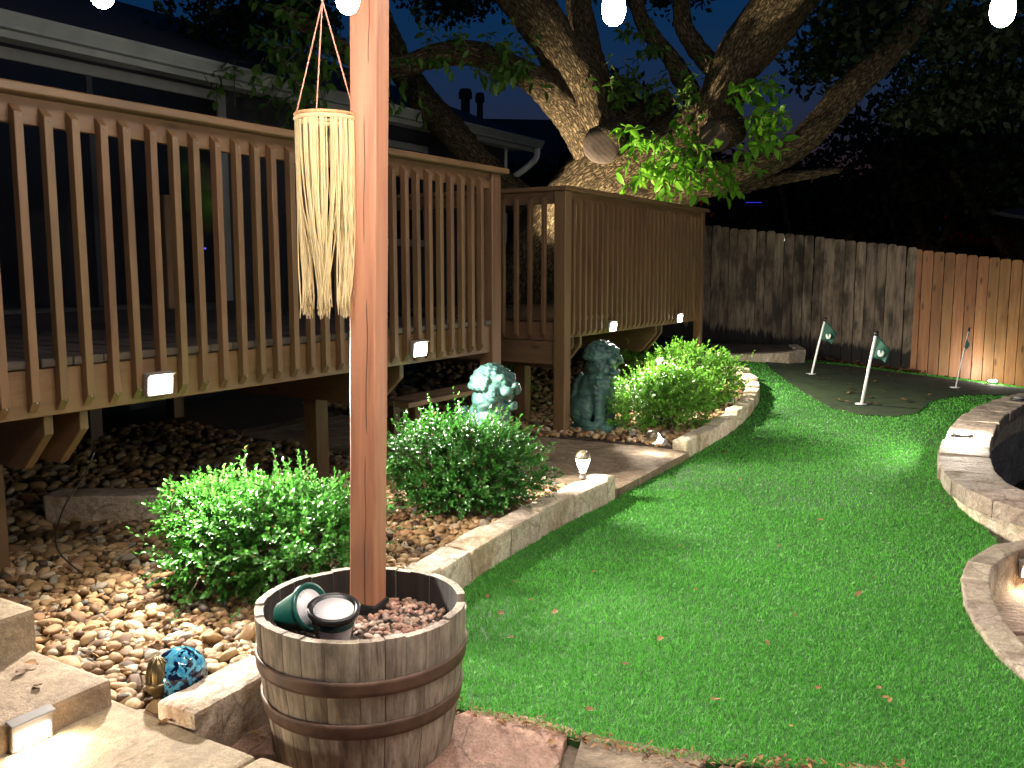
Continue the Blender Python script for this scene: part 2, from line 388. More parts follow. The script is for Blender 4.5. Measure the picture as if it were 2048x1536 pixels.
M['blueled'] = emit('blue_indicator', (.03, .02, 1.0), .4)
M['farlit'] = emit('far_lit_window', (1.0, .95, .70), .55)
M['dry'] = leafy('dry_leaf', (.09, .04, .018), (.33, .19, .085), .7, .15, spec=.2)
M['shrub1'] = leafy('glossy_shrub_leaf', (.022, .115, .014), (.085, .30, .038), .30, .28, spec=.55, brown=(.16, .075, .025))
M['shrub2'] = leafy('dark_glossy_shrub_leaf', (.012, .080, .010), (.055, .215, .026), .28, .25, spec=.55, brown=(.16, .075, .025))
M['shrub3'] = leafy('yellow_green_shrub_leaf', (.05, .19, .018), (.19, .46, .045), .34, .3, spec=.5, brown=(.16, .075, .025))
M['stem'] = simple('shrub_stem', (.05, .032, .018), (.10, .07, .04), 40, rough=.8, bmp=.4)
M['oaklit'] = leafy('oak_leaf_lit_tone', (.07, .24, .014), (.19, .46, .035), .42, .48, spec=.35)  # oak leaf with lamp-lit brightness put into its colour
M['oakshade'] = leafy('oak_leaf_shade_tone', (.035, .10, .012), (.09, .20, .022), .45, .35, spec=.35)  # same oak leaf, with the dimness of unlit shoots put into its colour
M['farleaf'] = leafy('night_shaded_leaf', (.004, .010, .003), (.010, .022, .006), .6, .15, spec=.2)  # leaf colour darkened to stand for night shade

# red post: rough sawn, red-brown stain
m, nt, bs = nodes_of('red_brown_stained_post'); M['post_red'] = m
v = coords(nt, (1, 1, .07)); a = tex(nt, v, 30, 6, .6, .4)
col = ramp(nt, a, [(.25, (.23, .085, .045)), (.45, (.39, .165, .09)), (.62, (.45, .20, .11)), (.8, (.53, .26, .15))])
v3 = coords(nt, (1, 1, 1)); big = tex(nt, v3, 3, 3); col = mixc(nt, mixc(nt, .5, big, (0, 0, 0)), col, (.40, .20, .11))
nt.links.new(col, bs.inputs['Base Color']); bs.inputs['Roughness'].default_value = .55
wv = N(nt, 'ShaderNodeTexWave', wave_type='BANDS', bands_direction='Z'); wv.inputs['Scale'].default_value = 11; wv.inputs['Distortion'].default_value = 6
wv.inputs['Detail'].default_value = 3; wv.inputs['Detail Scale'].default_value = 1.6; nt.links.new(v3, wv.inputs['Vector'])
patch = ramp(nt, tex(nt, v3, 2.2, 2), [(.42, (0, 0, 0)), (.58, (1, 1, 1))])
n1 = bump(nt, bs, mixc(nt, patch, (0.5, .5, .5), wv.outputs['Fac']), .07, .003); bump(nt, bs, a, .5, .007, n1)

# weathered fence: grey-brown streaks, dark mildew
m, nt, bs = nodes_of('weathered_grey_board'); M['fence_old'] = m
v = coords(nt, (1, 1, .08)); a = tex(nt, v, 22, 7, .65, .5); v3 = coords(nt, (1, 1, .35)); b = tex(nt, v3, 5.5, 4, .6)
col = ramp(nt, a, [(.22, (.06, .048, .036)), (.5, (.29, .22, .15)), (.8, (.50, .40, .28))])
col = mixc(nt, ramp(nt, b, [(.42, (0, 0, 0)), (.62, (1, 1, 1))]), col, (.075, .058, .040))
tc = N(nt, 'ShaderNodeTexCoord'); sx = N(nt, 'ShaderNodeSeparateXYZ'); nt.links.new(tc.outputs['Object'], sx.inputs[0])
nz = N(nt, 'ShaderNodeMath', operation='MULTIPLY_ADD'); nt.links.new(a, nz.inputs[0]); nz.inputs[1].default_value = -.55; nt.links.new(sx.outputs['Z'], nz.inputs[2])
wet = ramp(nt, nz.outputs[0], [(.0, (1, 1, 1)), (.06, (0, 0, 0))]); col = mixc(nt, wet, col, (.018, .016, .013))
col = hsv_rand(nt, col, .22, .012); nt.links.new(col, bs.inputs['Base Color']); bs.inputs['Roughness'].default_value = .85
bump(nt, bs, a, .6, .01)

# barrel staves: silvery weathered oak, dark streaks
m, nt, bs = nodes_of('weathered_oak_stave'); M['stave'] = m
v = coords(nt, (1, 1, .07)); a = tex(nt, v, 60, 7, .7, .5); v3 = coords(nt, (1, 1, .5)); b = tex(nt, v3, 7, 5, .65)
col = ramp(nt, a, [(.28, (.12, .092, .068)), (.5, (.37, .31, .235)), (.75, (.56, .50, .41))])
col = mixc(nt, ramp(nt, b, [(.45, (0, 0, 0)), (.68, (.8, .8, .8))]), col, (.055, .042, .032))
col = hsv_rand(nt, col, .16, .012); nt.links.new(col, bs.inputs['Base Color']); bs.inputs['Roughness'].default_value = .75
bump(nt, bs, a, .6, .006)

# oak bark: long broken plates with dark furrows
m, nt, bs = nodes_of('furrowed_oak_bark'); M['bark'] = m
at_ = N(nt, 'ShaderNodeAttribute', attribute_name='along'); mp = N(nt, 'ShaderNodeMapping'); mp.inputs['Scale'].default_value = (1, 1, .30)
nt.links.new(at_.outputs['Vector'], mp.inputs[0]); v = mp.outputs[0]
nz_ = N(nt, 'ShaderNodeTexNoise'); nz_.inputs['Scale'].default_value = 14; nz_.inputs['Detail'].default_value = 6; nz_.inputs['Roughness'].default_value = .7; nt.links.new(v, nz_.inputs['Vector'])
wob = N(nt, 'ShaderNodeVectorMath', operation='SCALE'); wob.inputs['Scale'].default_value = .075; nt.links.new(nz_.outputs['Color'], wob.inputs[0])
ad = N(nt, 'ShaderNodeVectorMath', operation='ADD'); nt.links.new(v, ad.inputs[0]); nt.links.new(wob.outputs[0], ad.inputs[1])
vo = N(nt, 'ShaderNodeTexVoronoi', feature='DISTANCE_TO_EDGE'); vo.inputs['Scale'].default_value = 33; vo.inputs['Randomness'].default_value = 1.0; nt.links.new(ad.outputs[0], vo.inputs['Vector'])
plate = ramp(nt, vo.outputs['Distance'], [(.0, (0, 0, 0)), (.10, (.45, .45, .45)), (.32, (1, 1, 1))])
fine = tex(nt, v, 85, 6, .75); mid = tex(nt, v, 22, 5, .7)
h = mixc(nt, .5, plate, mixc(nt, .5, fine, mid))
col = mixc(nt, plate, (.030, .021, .011), ramp(nt, fine, [(.32, (.085, .062, .032)), (.66, (.28, .22, .125))]))
col = mixc(nt, .6, col, ramp(nt, mid, [(.3, (.4, .38, .34)), (.65, (1, 1, 1))]), 'MULTIPLY')
nt.links.new(col, bs.inputs['Base Color']); bs.inputs['Roughness'].default_value = .95; bs.inputs['Specular IOR Level'].default_value = .15
n1 = bump(nt, bs, h, 1.0, .035); bump(nt, bs, fine, .5, .012, n1)

# blue glass ball: dark blotches on turquoise
m, nt, bs = nodes_of('mottled_blue_glass'); M['ball'] = m
v = coords(nt, (1, 1, 1), rand=False); a = tex(nt, v, 34, 3, .55, .6); b = tex(nt, v, 60, 2)
col = mixc(nt, ramp(nt, a, [(.50, (0, 0, 0)), (.54, (1, 1, 1))]), ramp(nt, b, [(.35, (.02, .17, .34)), (.6, (.10, .38, .52))]), (.004, .008, .03))
nt.links.new(col, bs.inputs['Base Color']); bs.inputs['Roughness'].default_value = .07; bs.inputs['Coat Weight'].default_value = .6

# statue: verdigris glaze
m, nt, bs = nodes_of('verdigris_statue'); M['statue'] = m
v = coords(nt, (1, 1, 1)); a = tex(nt, v, 7, 5, .6, 1.5); wv = N(nt, 'ShaderNodeTexWave', wave_type='RINGS'); wv.inputs['Scale'].default_value = 9; wv.inputs['Distortion'].default_value = 9; wv.inputs['Detail'].default_value = 3
nt.links.new(v, wv.inputs['Vector'])
col = ramp(nt, a, [(.28, (.012, .024, .028)), (.45, (.035, .085, .082)), (.6, (.055, .145, .105)), (.78, (.17, .25, .13))])
nt.links.new(col, bs.inputs['Base Color']); bs.inputs['Roughness'].default_value = .45
n1 = bump(nt, bs, wv.outputs['Fac'], .35, .012); bump(nt, bs, a, .3, .01, n1)

# printed plant label: pale card with rows of grey print
m, nt, bs = nodes_of('printed_plant_label'); M['label'] = m
v = coords(nt, (1, 1, 1), rand=False); br = N(nt, 'ShaderNodeTexBrick'); br.inputs['Scale'].default_value = 26; br.inputs['Color1'].default_value = (.68, .66, .66, 1)
br.inputs['Color2'].default_value = (.45, .47, .52, 1); br.inputs['Mortar'].default_value = (.74, .72, .72, 1); br.inputs['Mortar Size'].default_value = .06; br.offset = .37
nt.links.new(v, br.inputs['Vector'])
pz = ramp(nt, tex(nt, v, 12, 1), [(.48, (0, 0, 0)), (.52, (1, 1, 1))])
nt.links.new(mixc(nt, pz, (.72, .70, .71), br.outputs['Color']), bs.inputs['Base Color']); bs.inputs['Roughness'].default_value = .35

# flag emblem: pale disc with a dark stroked mark
m, nt, bs = nodes_of('white_flag_emblem'); M['emblem'] = m
v = coords(nt, (1, 1, 1), rand=False); wv = N(nt, 'ShaderNodeTexWave', wave_type='RINGS', rings_direction='Y'); wv.inputs['Scale'].default_value = 9; wv.inputs['Distortion'].default_value = 5; wv.inputs['Detail'].default_value = 1
nt.links.new(v, wv.inputs['Vector'])
nt.links.new(ramp(nt, wv.outputs['Fac'], [(.20, (.02, .09, .06)), (.34, (.62, .66, .60))]), bs.inputs['Base Color']); bs.inputs['Roughness'].default_value = .7

# saw-cut limb face
m, nt, bs = nodes_of('saw_cut_limb'); M['sawn'] = m
v = coords(nt, (1, 1, 1), rand=False); wv = N(nt, 'ShaderNodeTexWave', wave_type='BANDS', bands_direction='DIAGONAL'); wv.inputs['Scale'].default_value = 9; wv.inputs['Distortion'].default_value = 4; wv.inputs['Detail'].default_value = 3
nt.links.new(v, wv.inputs['Vector'])
sn = tex(nt, v, 9, 6, .7); nt.links.new(mixc(nt, .12, ramp(nt, sn, [(.3, (.010, .007, .005)), (.7, (.045, .030, .019))]), ramp(nt, wv.outputs['Fac'], [(.2, (.03, .02, .012)), (.8, (.12, .085, .055))])), bs.inputs['Base Color']); bs.inputs['Roughness'].default_value = .85
bump(nt, bs, sn, .4, .015)

# ------------------------------------------------------------------ lamp helper
def lamp(parent, kind, loc, watts, col, aim=None, size=.03, spot=None, sizey=None, blend=.5, spread=None):
    l = bpy.data.lights.new('lamp_light', kind); l.energy = watts; l.color = col
    if kind == 'AREA':
        l.shape = 'RECTANGLE' if sizey else 'DISK'; l.size = size
        if sizey: l.size_y = sizey
        if spread: l.spread = spread
    else: l.shadow_soft_size = size
    if kind == 'SPOT': l.spot_size = spot; l.spot_blend = blend
    o = bpy.data.objects.new('lamp_light', l); C.objects.link(o)
    if parent is not None: o.parent = parent
    o.location = loc
    if aim is not None: o.rotation_euler = Vector(aim).to_track_quat('-Z', 'Y').to_euler()
    return o

# ================================================================== SETTING
def st(name, o): return tag(o, kind='structure')
# deep ground sheet out to the horizon
gm = bpy.data.meshes.new('ground'); gm.from_pydata([(-400, -200, -.75), (400, -200, -.75), (400, 700, -.75), (-400, 700, -.75)], [], [(0, 1, 2, 3)])
st('ground', link('ground', gm, None, M['soil']))

# outlines -----------------------------------------------------------
PIT = [(9.9, 8.9), (9.3, 9.9), (8.4, 10.35), (7.3, 10.3), (6.2, 9.85), (5.3, 9.27), (4.62, 8.62), (4.02, 7.86), (3.58, 7.16), (3.20, 6.5), (2.96, 6.0), (2.80, 5.58), (2.745, 5.23), (2.77, 4.93), (2.90, 4.66), (3.15, 4.46), (3.6, 4.36), (4.6, 4.25), (6.0, 4.3), (7.6, 4.6), (9.0, 5.6)]
EDGE = [(2.84, 4.80), (2.66, 4.74), (2.46, 4.60), (2.28, 4.38), (2.12, 4.10), (1.99, 3.78), (1.90, 3.44), (1.875, 3.12), (1.89, 2.80), (1.96, 2.5)]
FRONT = [gr(905, 1415), gr(1000, 1440), gr(1080, 1456), gr(1150, 1478), gr(1240, 1500), gr(1340, 1519), gr(1480, 1531), gr(1640, 1540)]
CURB_S = [(-3.80, -1.36), (-3.1, -1.29), (-2.34, -1.20), (-1.77, -1.115), (-1.1, -1.07), (-.2, -1.06)]      # lawn face of the near border stones
CURB2 = [(1.27, -1.01), (1.8, -.985), (2.35, -.95), (2.9, -.91), (3.36, -.86), (3.9, -.78), (4.35, -.68), (4.75, -.53), (5.0, -.33), (5.15, -.02)]
lawn = [(p.x, p.y) for p in FRONT]+[(1.35, 2.5), (1.9, 2.52)]
lawn += EDGE[::-1][1:-1]
lawn += [(x+.05, y) for x, y in PIT[::-1][8:-2]]
fence_line = lambda x: 14.05-(x-2.6)*.22
lawn += [(9.0, 11.2), (9.6, 12.0), (9.6, fence_line(9.6)-.12), (7.6, fence_line(7.6)-.12), (5.6, fence_line(5.6)-.12), (4.6, fence_line(4.6)-.3), (4.1, fence_line(4.1)-.95), (3.4, 12.4), (2.85, 12.0), (2.75, 11.2)]
lawn += [tuple(dk(s, t)[:2]) for s, t in CURB2[::-1]]
lawn += [tuple(dk(s, t)[:2]) for s, t in CURB_S[::-1][:-2]]
lawn += [tuple(dk(-2.75, -1.30)[:2])]
green = [gr(1508, 742), gr(1540, 775), gr(1600, 803), gr(1660, 826), gr(1720, 836), gr(1790, 839), gr(1835, 832), gr(1862, 812), gr(1900, 801), gr(1960, 794), gr(2040, 788), gr(2110, 786)]
green = [(p.x, p.y) for p in green]+[(7.35, 12.0), (6.6, 12.35), (5.6, 12.55), (4.8, 12.75), (4.2, 12.5), (3.6, 12.0)]
st('lawn', sheet('lawn', lawn, T, .22, M['turf_base'], skirt=.25))
st('putting_green', sheet('putting_green', green, lambda x, y: T(x, y)+.012, .3, M['green'], skirt=.011))

# soil under the beds and the yard behind (left of the lawn), slight rise to the house
bed = [tuple(dk(s, t)[:2]) for s, t in [(-6, -1.2), (-3.8, -1.25), (-2.34, -1.1), (-1.1, -.98), (-.2, -.97), (-.2, -.62), (-.32, .3), (-.27, 2.6), (1.22, 2.6), (1.24, .1), (1.33, -.70), (1.3, -.9), (2.35, -.86), (3.36, -.77), (4.3, -.6), (4.9, -.3), (5.05, .1)]]
bed += [(2.6, 12.2), (4.2, 13.0), (5.0, 13.6), (2.0, 16), (-3, 20), (-9, 14), (-7, 6)]
def bedz(x, y):
    p = Vector((x, y, 0))-O1; s, t = p.dot(U), p.dot(V)
    return max(.07+.03*noise.noise(Vector((x*1.1, y*1.1, 0)))+.05*smooth((t-1)/3), T(x, y)+.02)
st('gravel_bed_soil', sheet('bed_soil', bed, bedz, .3, M['soil'], skirt=.3))

# patio in the foreground: mortar sheet and irregular flagstones
patio = [(-.9, -1.5), (2.4, -1.5), (2.4, 2.3), (1.98, 2.55), (1.30, 2.49)]+[(p.x, p.y+.03) for p in FRONT[::-1]]+[tuple(dk(-2.7, -1.30)[:2]), tuple(dk(-3.78, -1.34)[:2]), tuple(dk(-3.78, -3.0)[:2])]
pat = st('patio', sheet('patio', patio, lambda x, y: -.03, .5, M['mortar']))
cells = []
random.seed(3)
sites = [Vector((-.32+i*.46+random.uniform(-.15, .15)+(.2 if j % 2 else 0), 3.1-j*.42+random.uniform(-.12, .12))) for j in range(6) for i in range(6)]
def clip(poly, n, d):                       # keep side n.x <= d
    out = []
    for i in range(len(poly)):
        a, b = poly[i], poly[(i+1) % len(poly)]; da, db = n.dot(a)-d, n.dot(b)-d
        if da <= 0: out.append(a)
        if (da < 0) != (db < 0) and abs(da-db) > 1e-9: out.append(a+(b-a)*(da/(da-db)))
    return out
def front_y(x):
    F = FRONT
    for i in range(len(F)-1):
        if F[i].x <= x <= F[i+1].x: return F[i].y+(F[i+1].y-F[i].y)*(x-F[i].x)/(F[i+1].x-F[i].x)
    return F[0].y+.1 if x < F[0].x else F[-1].y-.02
for i, s0 in enumerate(sites):
    poly = [Vector(p) for p in ((-1.0, .6), (2.2, .6), (2.2, 3.6), (-1.0, 3.6))]
    for j, s1 in enumerate(sites):
        if i != j:
            n = (s1-s0); poly = clip(poly, n, n.dot((s0+s1)/2)-.010*n.length) if len(poly) > 2 else poly
    if len(poly) < 3: continue
    cen = sum(poly, Vector((0, 0)))/len(poly)
    if cen.y > front_y(cen.x)+.12 or cen.x < -.62 or cen.x > 2.0: continue
    z = .0+random.uniform(-.004, .006); pts = []
    for k in range(len(poly)):
        a, b = poly[k], poly[(k+1) % len(poly)]; n = max(1, int((b-a).length/.06))
        for q in range(n):
            p = a+(b-a)*(q/n); p = p+(cen-p).normalized()*(.012*(1+noise.noise(Vector((p.x*9, p.y*9, i)))))
            pts.append((p.x-cen.x, min(p.y, front_y(p.x)+.06)-cen.y))
    o = link('flagstone', prism(pts, 'z', -.04, z, bev=.004), pat, M['flag_red'] if i % 3 == 0 else M['flag']); o.location = (cen.x, cen.y, 0)

# stamped concrete path between the two beds, running in under the deck
pth = [tuple(dk(s, t)[:2]) for s, t in [(-.22, -1.05), (1.265, -1.02), (1.31, -.70), (1.22, .1), (1.2, 2.6), (-.25, 2.6), (-.3, .3), (-.17, -.6)]]
st('path', sheet('path', pth, lambda x, y: .055+.006*noise.noise(Vector((x*2, y*2, 3))), .15, M['concrete'], skirt=.2))
# raised concrete pad by the back fence
pad = [tuple(gr(1440, 722, .26)[:2]), tuple(gr(1600, 716, .26)[:2]), (4.15, 13.55), (1.5, 14.3), (1.2, 12.4)]
st('concrete_pad', sheet('concrete_pad', pad, lambda x, y: .36, .4, M['concrete'], skirt=.3))

# steps: platform, two treads climbing beside the bed
stp = empty('stone_steps', dk(-3.8, -1.0), UANG, label='buff cast stone steps rising beside the pebble bed', cat='steps')
def slab(name, x0, x1, y0, y1, z0, z1, seed, bev=.014, amp=.004):
    me = stone_mesh(x1-x0, y1-y0, z1-z0, seed, amp=amp, bev=bev, cuts=10, freq=5)
    o = link(name, me, stp, M['step']); o.location = ((x0+x1)/2, (y0+y1)/2, z0); return o
slab('landing_slab', -.62, 0, -.62, .05, -.1, .12, 1); slab('landing_slab', -.60, .012, -1.5, -.63, -.1, .122, 2)
slab('landing_slab', -1.4, -.63, -1.5, .05, -.1, .119, 3)
slab('step_tread', -1.5, -.025, .0, .50, .0, .21, 4, .018); slab('step_tread', -1.5, -.01, .43, 1.0, .1, .352, 5, .02)
for q_ in range(5): slab('step_tread', -1.5, -.06, .86+.42*q_, 1.34+.42*q_, .2, .52+.155*q_, 6+q_, .02)

# ------------------------------------------------------------------ stone borders
def border(name, label, path, z0, h, wid, lens, mat, seed0, zf=None, frame=dk, amp=.011, inward=1):
    """stones butted along a path; path points lie on the visible face, wid goes to the left of travel * inward"""
    root = empty(name, frame(*path[0]), 0, label=label, cat='stone border')
    base = root.location.copy()
    rs = resample([frame(*p) for p in path], .02); pts = [p for p, _ in rs]
    L = [0.0]
    for a, b in zip(pts, pts[1:]): L.append(L[-1]+(b-a).length)
    def atL(l):
        i = min(max(np.searchsorted(L, l)-1, 0), len(pts)-2); f = (l-L[i])/max(L[i+1]-L[i], 1e-6); return pts[i]+(pts[i+1]-pts[i])*f
    l = 0.0; k = 0; rr = random.Random(seed0)
    while l < L[-1]-.05:
        ln = min(rr.uniform(*lens), L[-1]-l)
        if L[-1]-l-ln < .12: ln = L[-1]-l
        a, b = atL(l), atL(l+ln); d = (b-a).normalized(); nrm = Vector((-d.y, d.x, 0))*inward; c = (a+b)/2
        hh = h*rr.uniform(.88, 1.06); w = wid*rr.uniform(.93, 1.08)
        me = stone_mesh((b-a).length-.010, w, hh+.06, seed0*13+k, amp=amp, bev=.016, cuts=9)
        o = link('stone', me, root, mat)
        zz = zf(c.x, c.y) if zf else z0
        o.location = c+nrm*(w/2+rr.uniform(-.006, .006))-base+Vector((0, 0, zz-.06)); o.rotation_euler = (rr.uniform(-.02, .02), rr.uniform(-.012, .012), math.atan2(d.y, d.x)+rr.uniform(-.015, .015))
        l += ln; k += 1
    return root
border('stone_border', 'cream limestone border running straight from barrel planter to path', CURB_S, 0, .17, .155, (.26, .52), M['limestone'], 5)
border('stone_border', 'cream limestone border curving around the bed of leafy shrubs beyond path', CURB2, 0, .145, .14, (.22, .42), M['limestone'], 9, zf=lambda x, y: T(x, y))
wfr = lambda x, y: Vector((x, y, 0))
border('stone_border', 'low tan stone edging of the raised pad near back fence', [tuple(gr(1420, 722, .3)[:2]), tuple(gr(1600, 716, .3)[:2]), (4.25, 13.35)], .18, .2, .14, (.4, .7), M['limestone'], 12, frame=wfr)
bl = link('fallen_stone_block', stone_mesh(.95, .2, .17, 77, amp=.012, cuts=10), None, M['limestone']); bl.location = dk(-2.28, 1.03, .05); bl.rotation_euler = (0, 0, UANG-R(58))
tag(bl, 'long rough limestone block lying in the gravel under deck', 'stone')

# sunken round pit: cap stones, block courses, dark floor
pit = empty('sunken_pit_wall', (PIT[7][0], PIT[7][1], 0), 0, label='curved dry-stacked pit wall with flat tan cap stones beside the lawn', cat='retaining wall')
pb = pit.location.copy(); rs = [p for p, _ in resample([(x, y, 0) for x, y in PIT], .02)]
L = [0.0]
for a, b in zip(rs, rs[1:]): L.append(L[-1]+(b-a).length)
def pitL(l):
    i = min(max(int(np.searchsorted(L, l))-1, 0), len(rs)-2); return rs[i]+(rs[i+1]-rs[i])*((l-L[i])/max(L[i+1]-L[i], 1e-6))
rr = random.Random(21)
def course(name, z0, z1, off0, off1, lens, mat, amp, seed, bev=.012):
    l = rr.uniform(0, .1); k = 0
    while l < L[-1]-.1:
        ln = min(rr.uniform(*lens), L[-1]-l); a, b = pitL(l), pitL(l+ln); d = (b-a).normalized(); n = Vector((-d.y, d.x, 0)); c = (a+b)/2
        a2, b2 = a+n*off0, b+n*off0; w = off1-off0
        me = stone_mesh(ln*(1.0-off1*.06)-.006+.02, w*rr.uniform(.95, 1.05), (z1-z0)*rr.uniform(.96, 1.04), seed+k, amp=amp, bev=bev, cuts=6)
        o = link(name, me, pit, mat); o.location = c+n*((off0+off1)/2)-pb+Vector((0, 0, z0+rr.uniform(-.003, .003))); o.rotation_euler = (0, 0, math.atan2(d.y, d.x)+rr.uniform(-.02, .02))
        l += ln; k += 1
course('cap_stone', .10, .205, -.05, .27, (.22, .42), M['capstone'], .007, 100)
course('base_stone', -.08, .10, .03, .22, (.25, .45), M['limestone'], .012, 300)
for q in range(3): course('wall_block', -.26-.18*q, -.08-.18*q, .045, .215, (.34, .44), M['block'], .01, 500+60*q)
inn = [p+Vector((0, 0, 0)) for p in rs[::6]]
pf = [(p.x+.05, p.y) for p in inn]+[(9.9, 7.2)]
st('pit_floor', sheet('pit_floor', pf, lambda x, y: -.6, 1.0, M['soil']))

# lower edging and sunken flag floor on the right
ed = empty('stone_edging', (EDGE[4][0], EDGE[4][1], 0), 0, label='curved tan stone edging level with turf above the sunken patio', cat='stone border'); eb = ed.location.copy()
rs2 = [p for p, _ in resample([(x, y, 0) for x, y in EDGE], .02)]; l = 0.0; k = 0
acc = [0.0]
for a, b in zip(rs2, rs2[1:]): acc.append(acc[-1]+(b-a).length)
def edL(q):
    i = min(max(int(np.searchsorted(acc, q))-1, 0), len(rs2)-2); return rs2[i]+(rs2[i+1]-rs2[i])*((q-acc[i])/max(acc[i+1]-acc[i], 1e-6))
while l < acc[-1]-.05:
    ln = min(rr.uniform(.24, .4), acc[-1]-l); a, b = edL(l), edL(l+ln); d = (b-a).normalized(); n = Vector((-d.y, d.x, 0)); c = (a+b)/2
    w = .125
    o = link('stone', stone_mesh(ln+.004, w, .26, 900+k, amp=.006, bev=.012, cuts=7), ed, M['capstone']); o.location = c+n*(w/2)-eb+Vector((0, 0, -.23)); o.rotation_euler = (0, 0, math.atan2(d.y, d.x))
    l += ln; k += 1
lowp = [(x+.04, y) for x, y in EDGE]+[(2.6, 2.2), (6.0, 1.6), (6.0, 4.2), (4.6, 4.22), (3.6, 4.36), (3.2, 4.5)]
lowpat = st('sunken_patio', sheet('sunken_patio', lowp, lambda x, y: -.20, .4, M['mortar']))
for i, (x0, y0, x1, y1) in enumerate([(2.05, 2.7, 2.55, 3.3), (2.1, 3.33, 2.75, 3.95), (2.3, 3.98, 2.95, 4.55), (2.58, 2.7, 3.3, 3.3), (2.78, 3.33, 3.5, 3.95), (2.98, 3.98, 3.6, 4.3), (3.33, 2.7, 4.1, 3.3), (3.53, 3.33, 4.3, 3.95), (3.63, 3.98, 4.4, 4.18), (4.13, 2.7, 4.9, 3.3), (4.33, 3.33, 5.2, 3.95), (2.7, 2.1, 3.4, 2.68), (3.43, 2.1, 4.2, 2.68)]):
    o = link('flagstone', stone_mesh(x1-x0-.015, y1-y0-.015, .06, 1500+i, amp=.009, bev=.012, cuts=12, freq=7), lowpat, M['flag']); o.location = ((x0+x1)/2, (y0+y1)/2, -.222)

# ------------------------------------------------------------------ turf blades
def blades(name, area, dens_f, hgt, wid, matl, seed):
    r = np.random.default_rng(seed); xs = [p[0] for p in area]; ys = [p[1] for p in area]
    out = []
    cell = .5
    for cx in np.arange(min(xs), max(xs), cell):
        for cy in np.arange(min(ys), max(ys), cell):
            d = math.hypot(cx+.25, cy+.25)
            px = 1024+FPX*(cx+.25)/max(cy+.25, .3)
            if px > 2300 or px < -300: continue
            n = int(dens_f(d)*cell*cell); q = np.stack([cx+r.random(n)*cell, cy+r.random(n)*cell, np.full(n, d)], 1); out.append(q)
    Q = np.concatenate(out); keep = in_poly(Q[:, 0], Q[:, 1], area) & ~in_poly(Q[:, 0], Q[:, 1], green); Q = Q[keep]; n = len(Q)
    z = np.array([T(a, b) for a, b in Q[:, :2]])
    ang = r.random(n)*2*np.pi; h = hgt*(.7+.6*r.random(n)); k = np.clip(Q[:, 2]/3.6, 1, 3.2); w = wid*k*(.8+.4*r.random(n))
    lean = (.2+.9*r.random(n))*h*1.1; la = r.random(n)*2*np.pi
    dx, dy = np.cos(ang)*w/2, np.sin(ang)*w/2; lx, ly = np.cos(la)*lean, np.sin(la)*lean
    b = np.stack([Q[:, 0], Q[:, 1], z], 1)
    v0 = b+np.stack([-dx, -dy, 0*z], 1); v1 = b+np.stack([dx, dy, 0*z], 1)
    mid = b+np.stack([lx*.35, ly*.35, h*.62], 1); v2 = mid+np.stack([dx, dy, 0*z], 1)*.8; v3 = mid-np.stack([dx, dy, 0*z], 1)*.8
    v4 = b+np.stack([lx, ly, h*(.95)], 1)
    Vv = np.stack([v0, v1, v2, v3, v4], 1).reshape(-1, 3); i = np.arange(n)*5
    F = np.concatenate([np.stack([i, i+1, i+2], 1), np.stack([i, i+2, i+3], 1), np.stack([i+3, i+2, i+4], 1)])
    rd = r.random(n); rd = np.clip(rd*.8+.2*np.array([noise.noise(Vector((a*1.3, c*1.3, 0))) for a, c in Q[:, :2]])+.1, 0, 1)
    return link(name, np_mesh(name, Vv, F, matl, np.repeat(rd, 5)), None)
dens = lambda d: 25000 if d < 3.6 else 18000 if d < 4.6 else 11000 if d < 6 else 5200 if d < 8 else 2600 if d < 11 else 1500
tg = blades('turf_grass', lawn, dens, .0145, .0027, M['blade'], 4)
tag(tg, 'bright green short turf grass between the stone borders', 'grass', kind='stuff')

# ================================================================== DECKS
BW, BD = .035, .040
def baluster_mesh(z0, z1):
    # side profile in (y,z): fixed to the rail at y=0, outer face at y=-BD, both ends cut at an angle
    return prism([(0, z0), (-.004, z0), (-BD, z0+.045), (-BD, z1-.035), (0, z1)], 'x', -BW/2, BW/2, bev=.002)
def beam_mesh(t0, t1, z0, z1):
    return prism([(t0, z1), (t0, z1-.085), (t0+.17, z0), (t1, z0), (t1, z1)], 'x', -.02, .02, bev=.003)
SQ = .114
d1 = empty('timber_deck', dk(0, 0), UANG, label='long brown timber deck with baluster railing in front of the house', cat='deck')
zf1, ztop = 1.14, 2.205
SL = -3.78
link('cap_rail', box(SL, .075, -.075, .085, ztop-.038, ztop, .005), d1, M['deck_x'])
link('upper_rail', box(SL, .0, .002, .040, ztop-.145, ztop-.039, .003), d1, M['deck_x'])
link('fascia', box(SL, -.04, .002, .040, .905, 1.10, .003), d1, M['deck_x'])
link('end_fascia', box(-.04, -.002, .09, 3.7, .905, 1.10, .003), d1, M['deck_y'])
bmesh_b = baluster_mesh(.925, ztop-.075); bmesh_b.materials.append(M['deck'])
scr = lathe([(0, -.001), (.0045, -.001), (.0045, .0012), (.003, .002), (0, .0018)], 10); scr.transform(Matrix.Rotation(R(90), 4, 'X')); scr.materials.append(M['dgrey'])
s = -.22; 
while s > SL+.05:
    o = link('baluster', bmesh_b, d1); o.location = (s, 0, random.uniform(-.006, .006)); o.rotation_euler = (0, random.uniform(-.004, .004), random.uniform(-.03, .03))
    for zz in (.965, ztop-.125): q_ = link('screw', scr, o); q_.location = (random.uniform(-.004, .004), -BD-.0005, zz)
    s -= .1195
link('end_post', box(-.075, .04, -.025, .09, 0.0, ztop-.040, .006), d1, M['deck'])
link('end_post', box(SL-.02, SL+.095, -.025, .09, 0.0, ztop-.040, .006), d1, M['deck'])
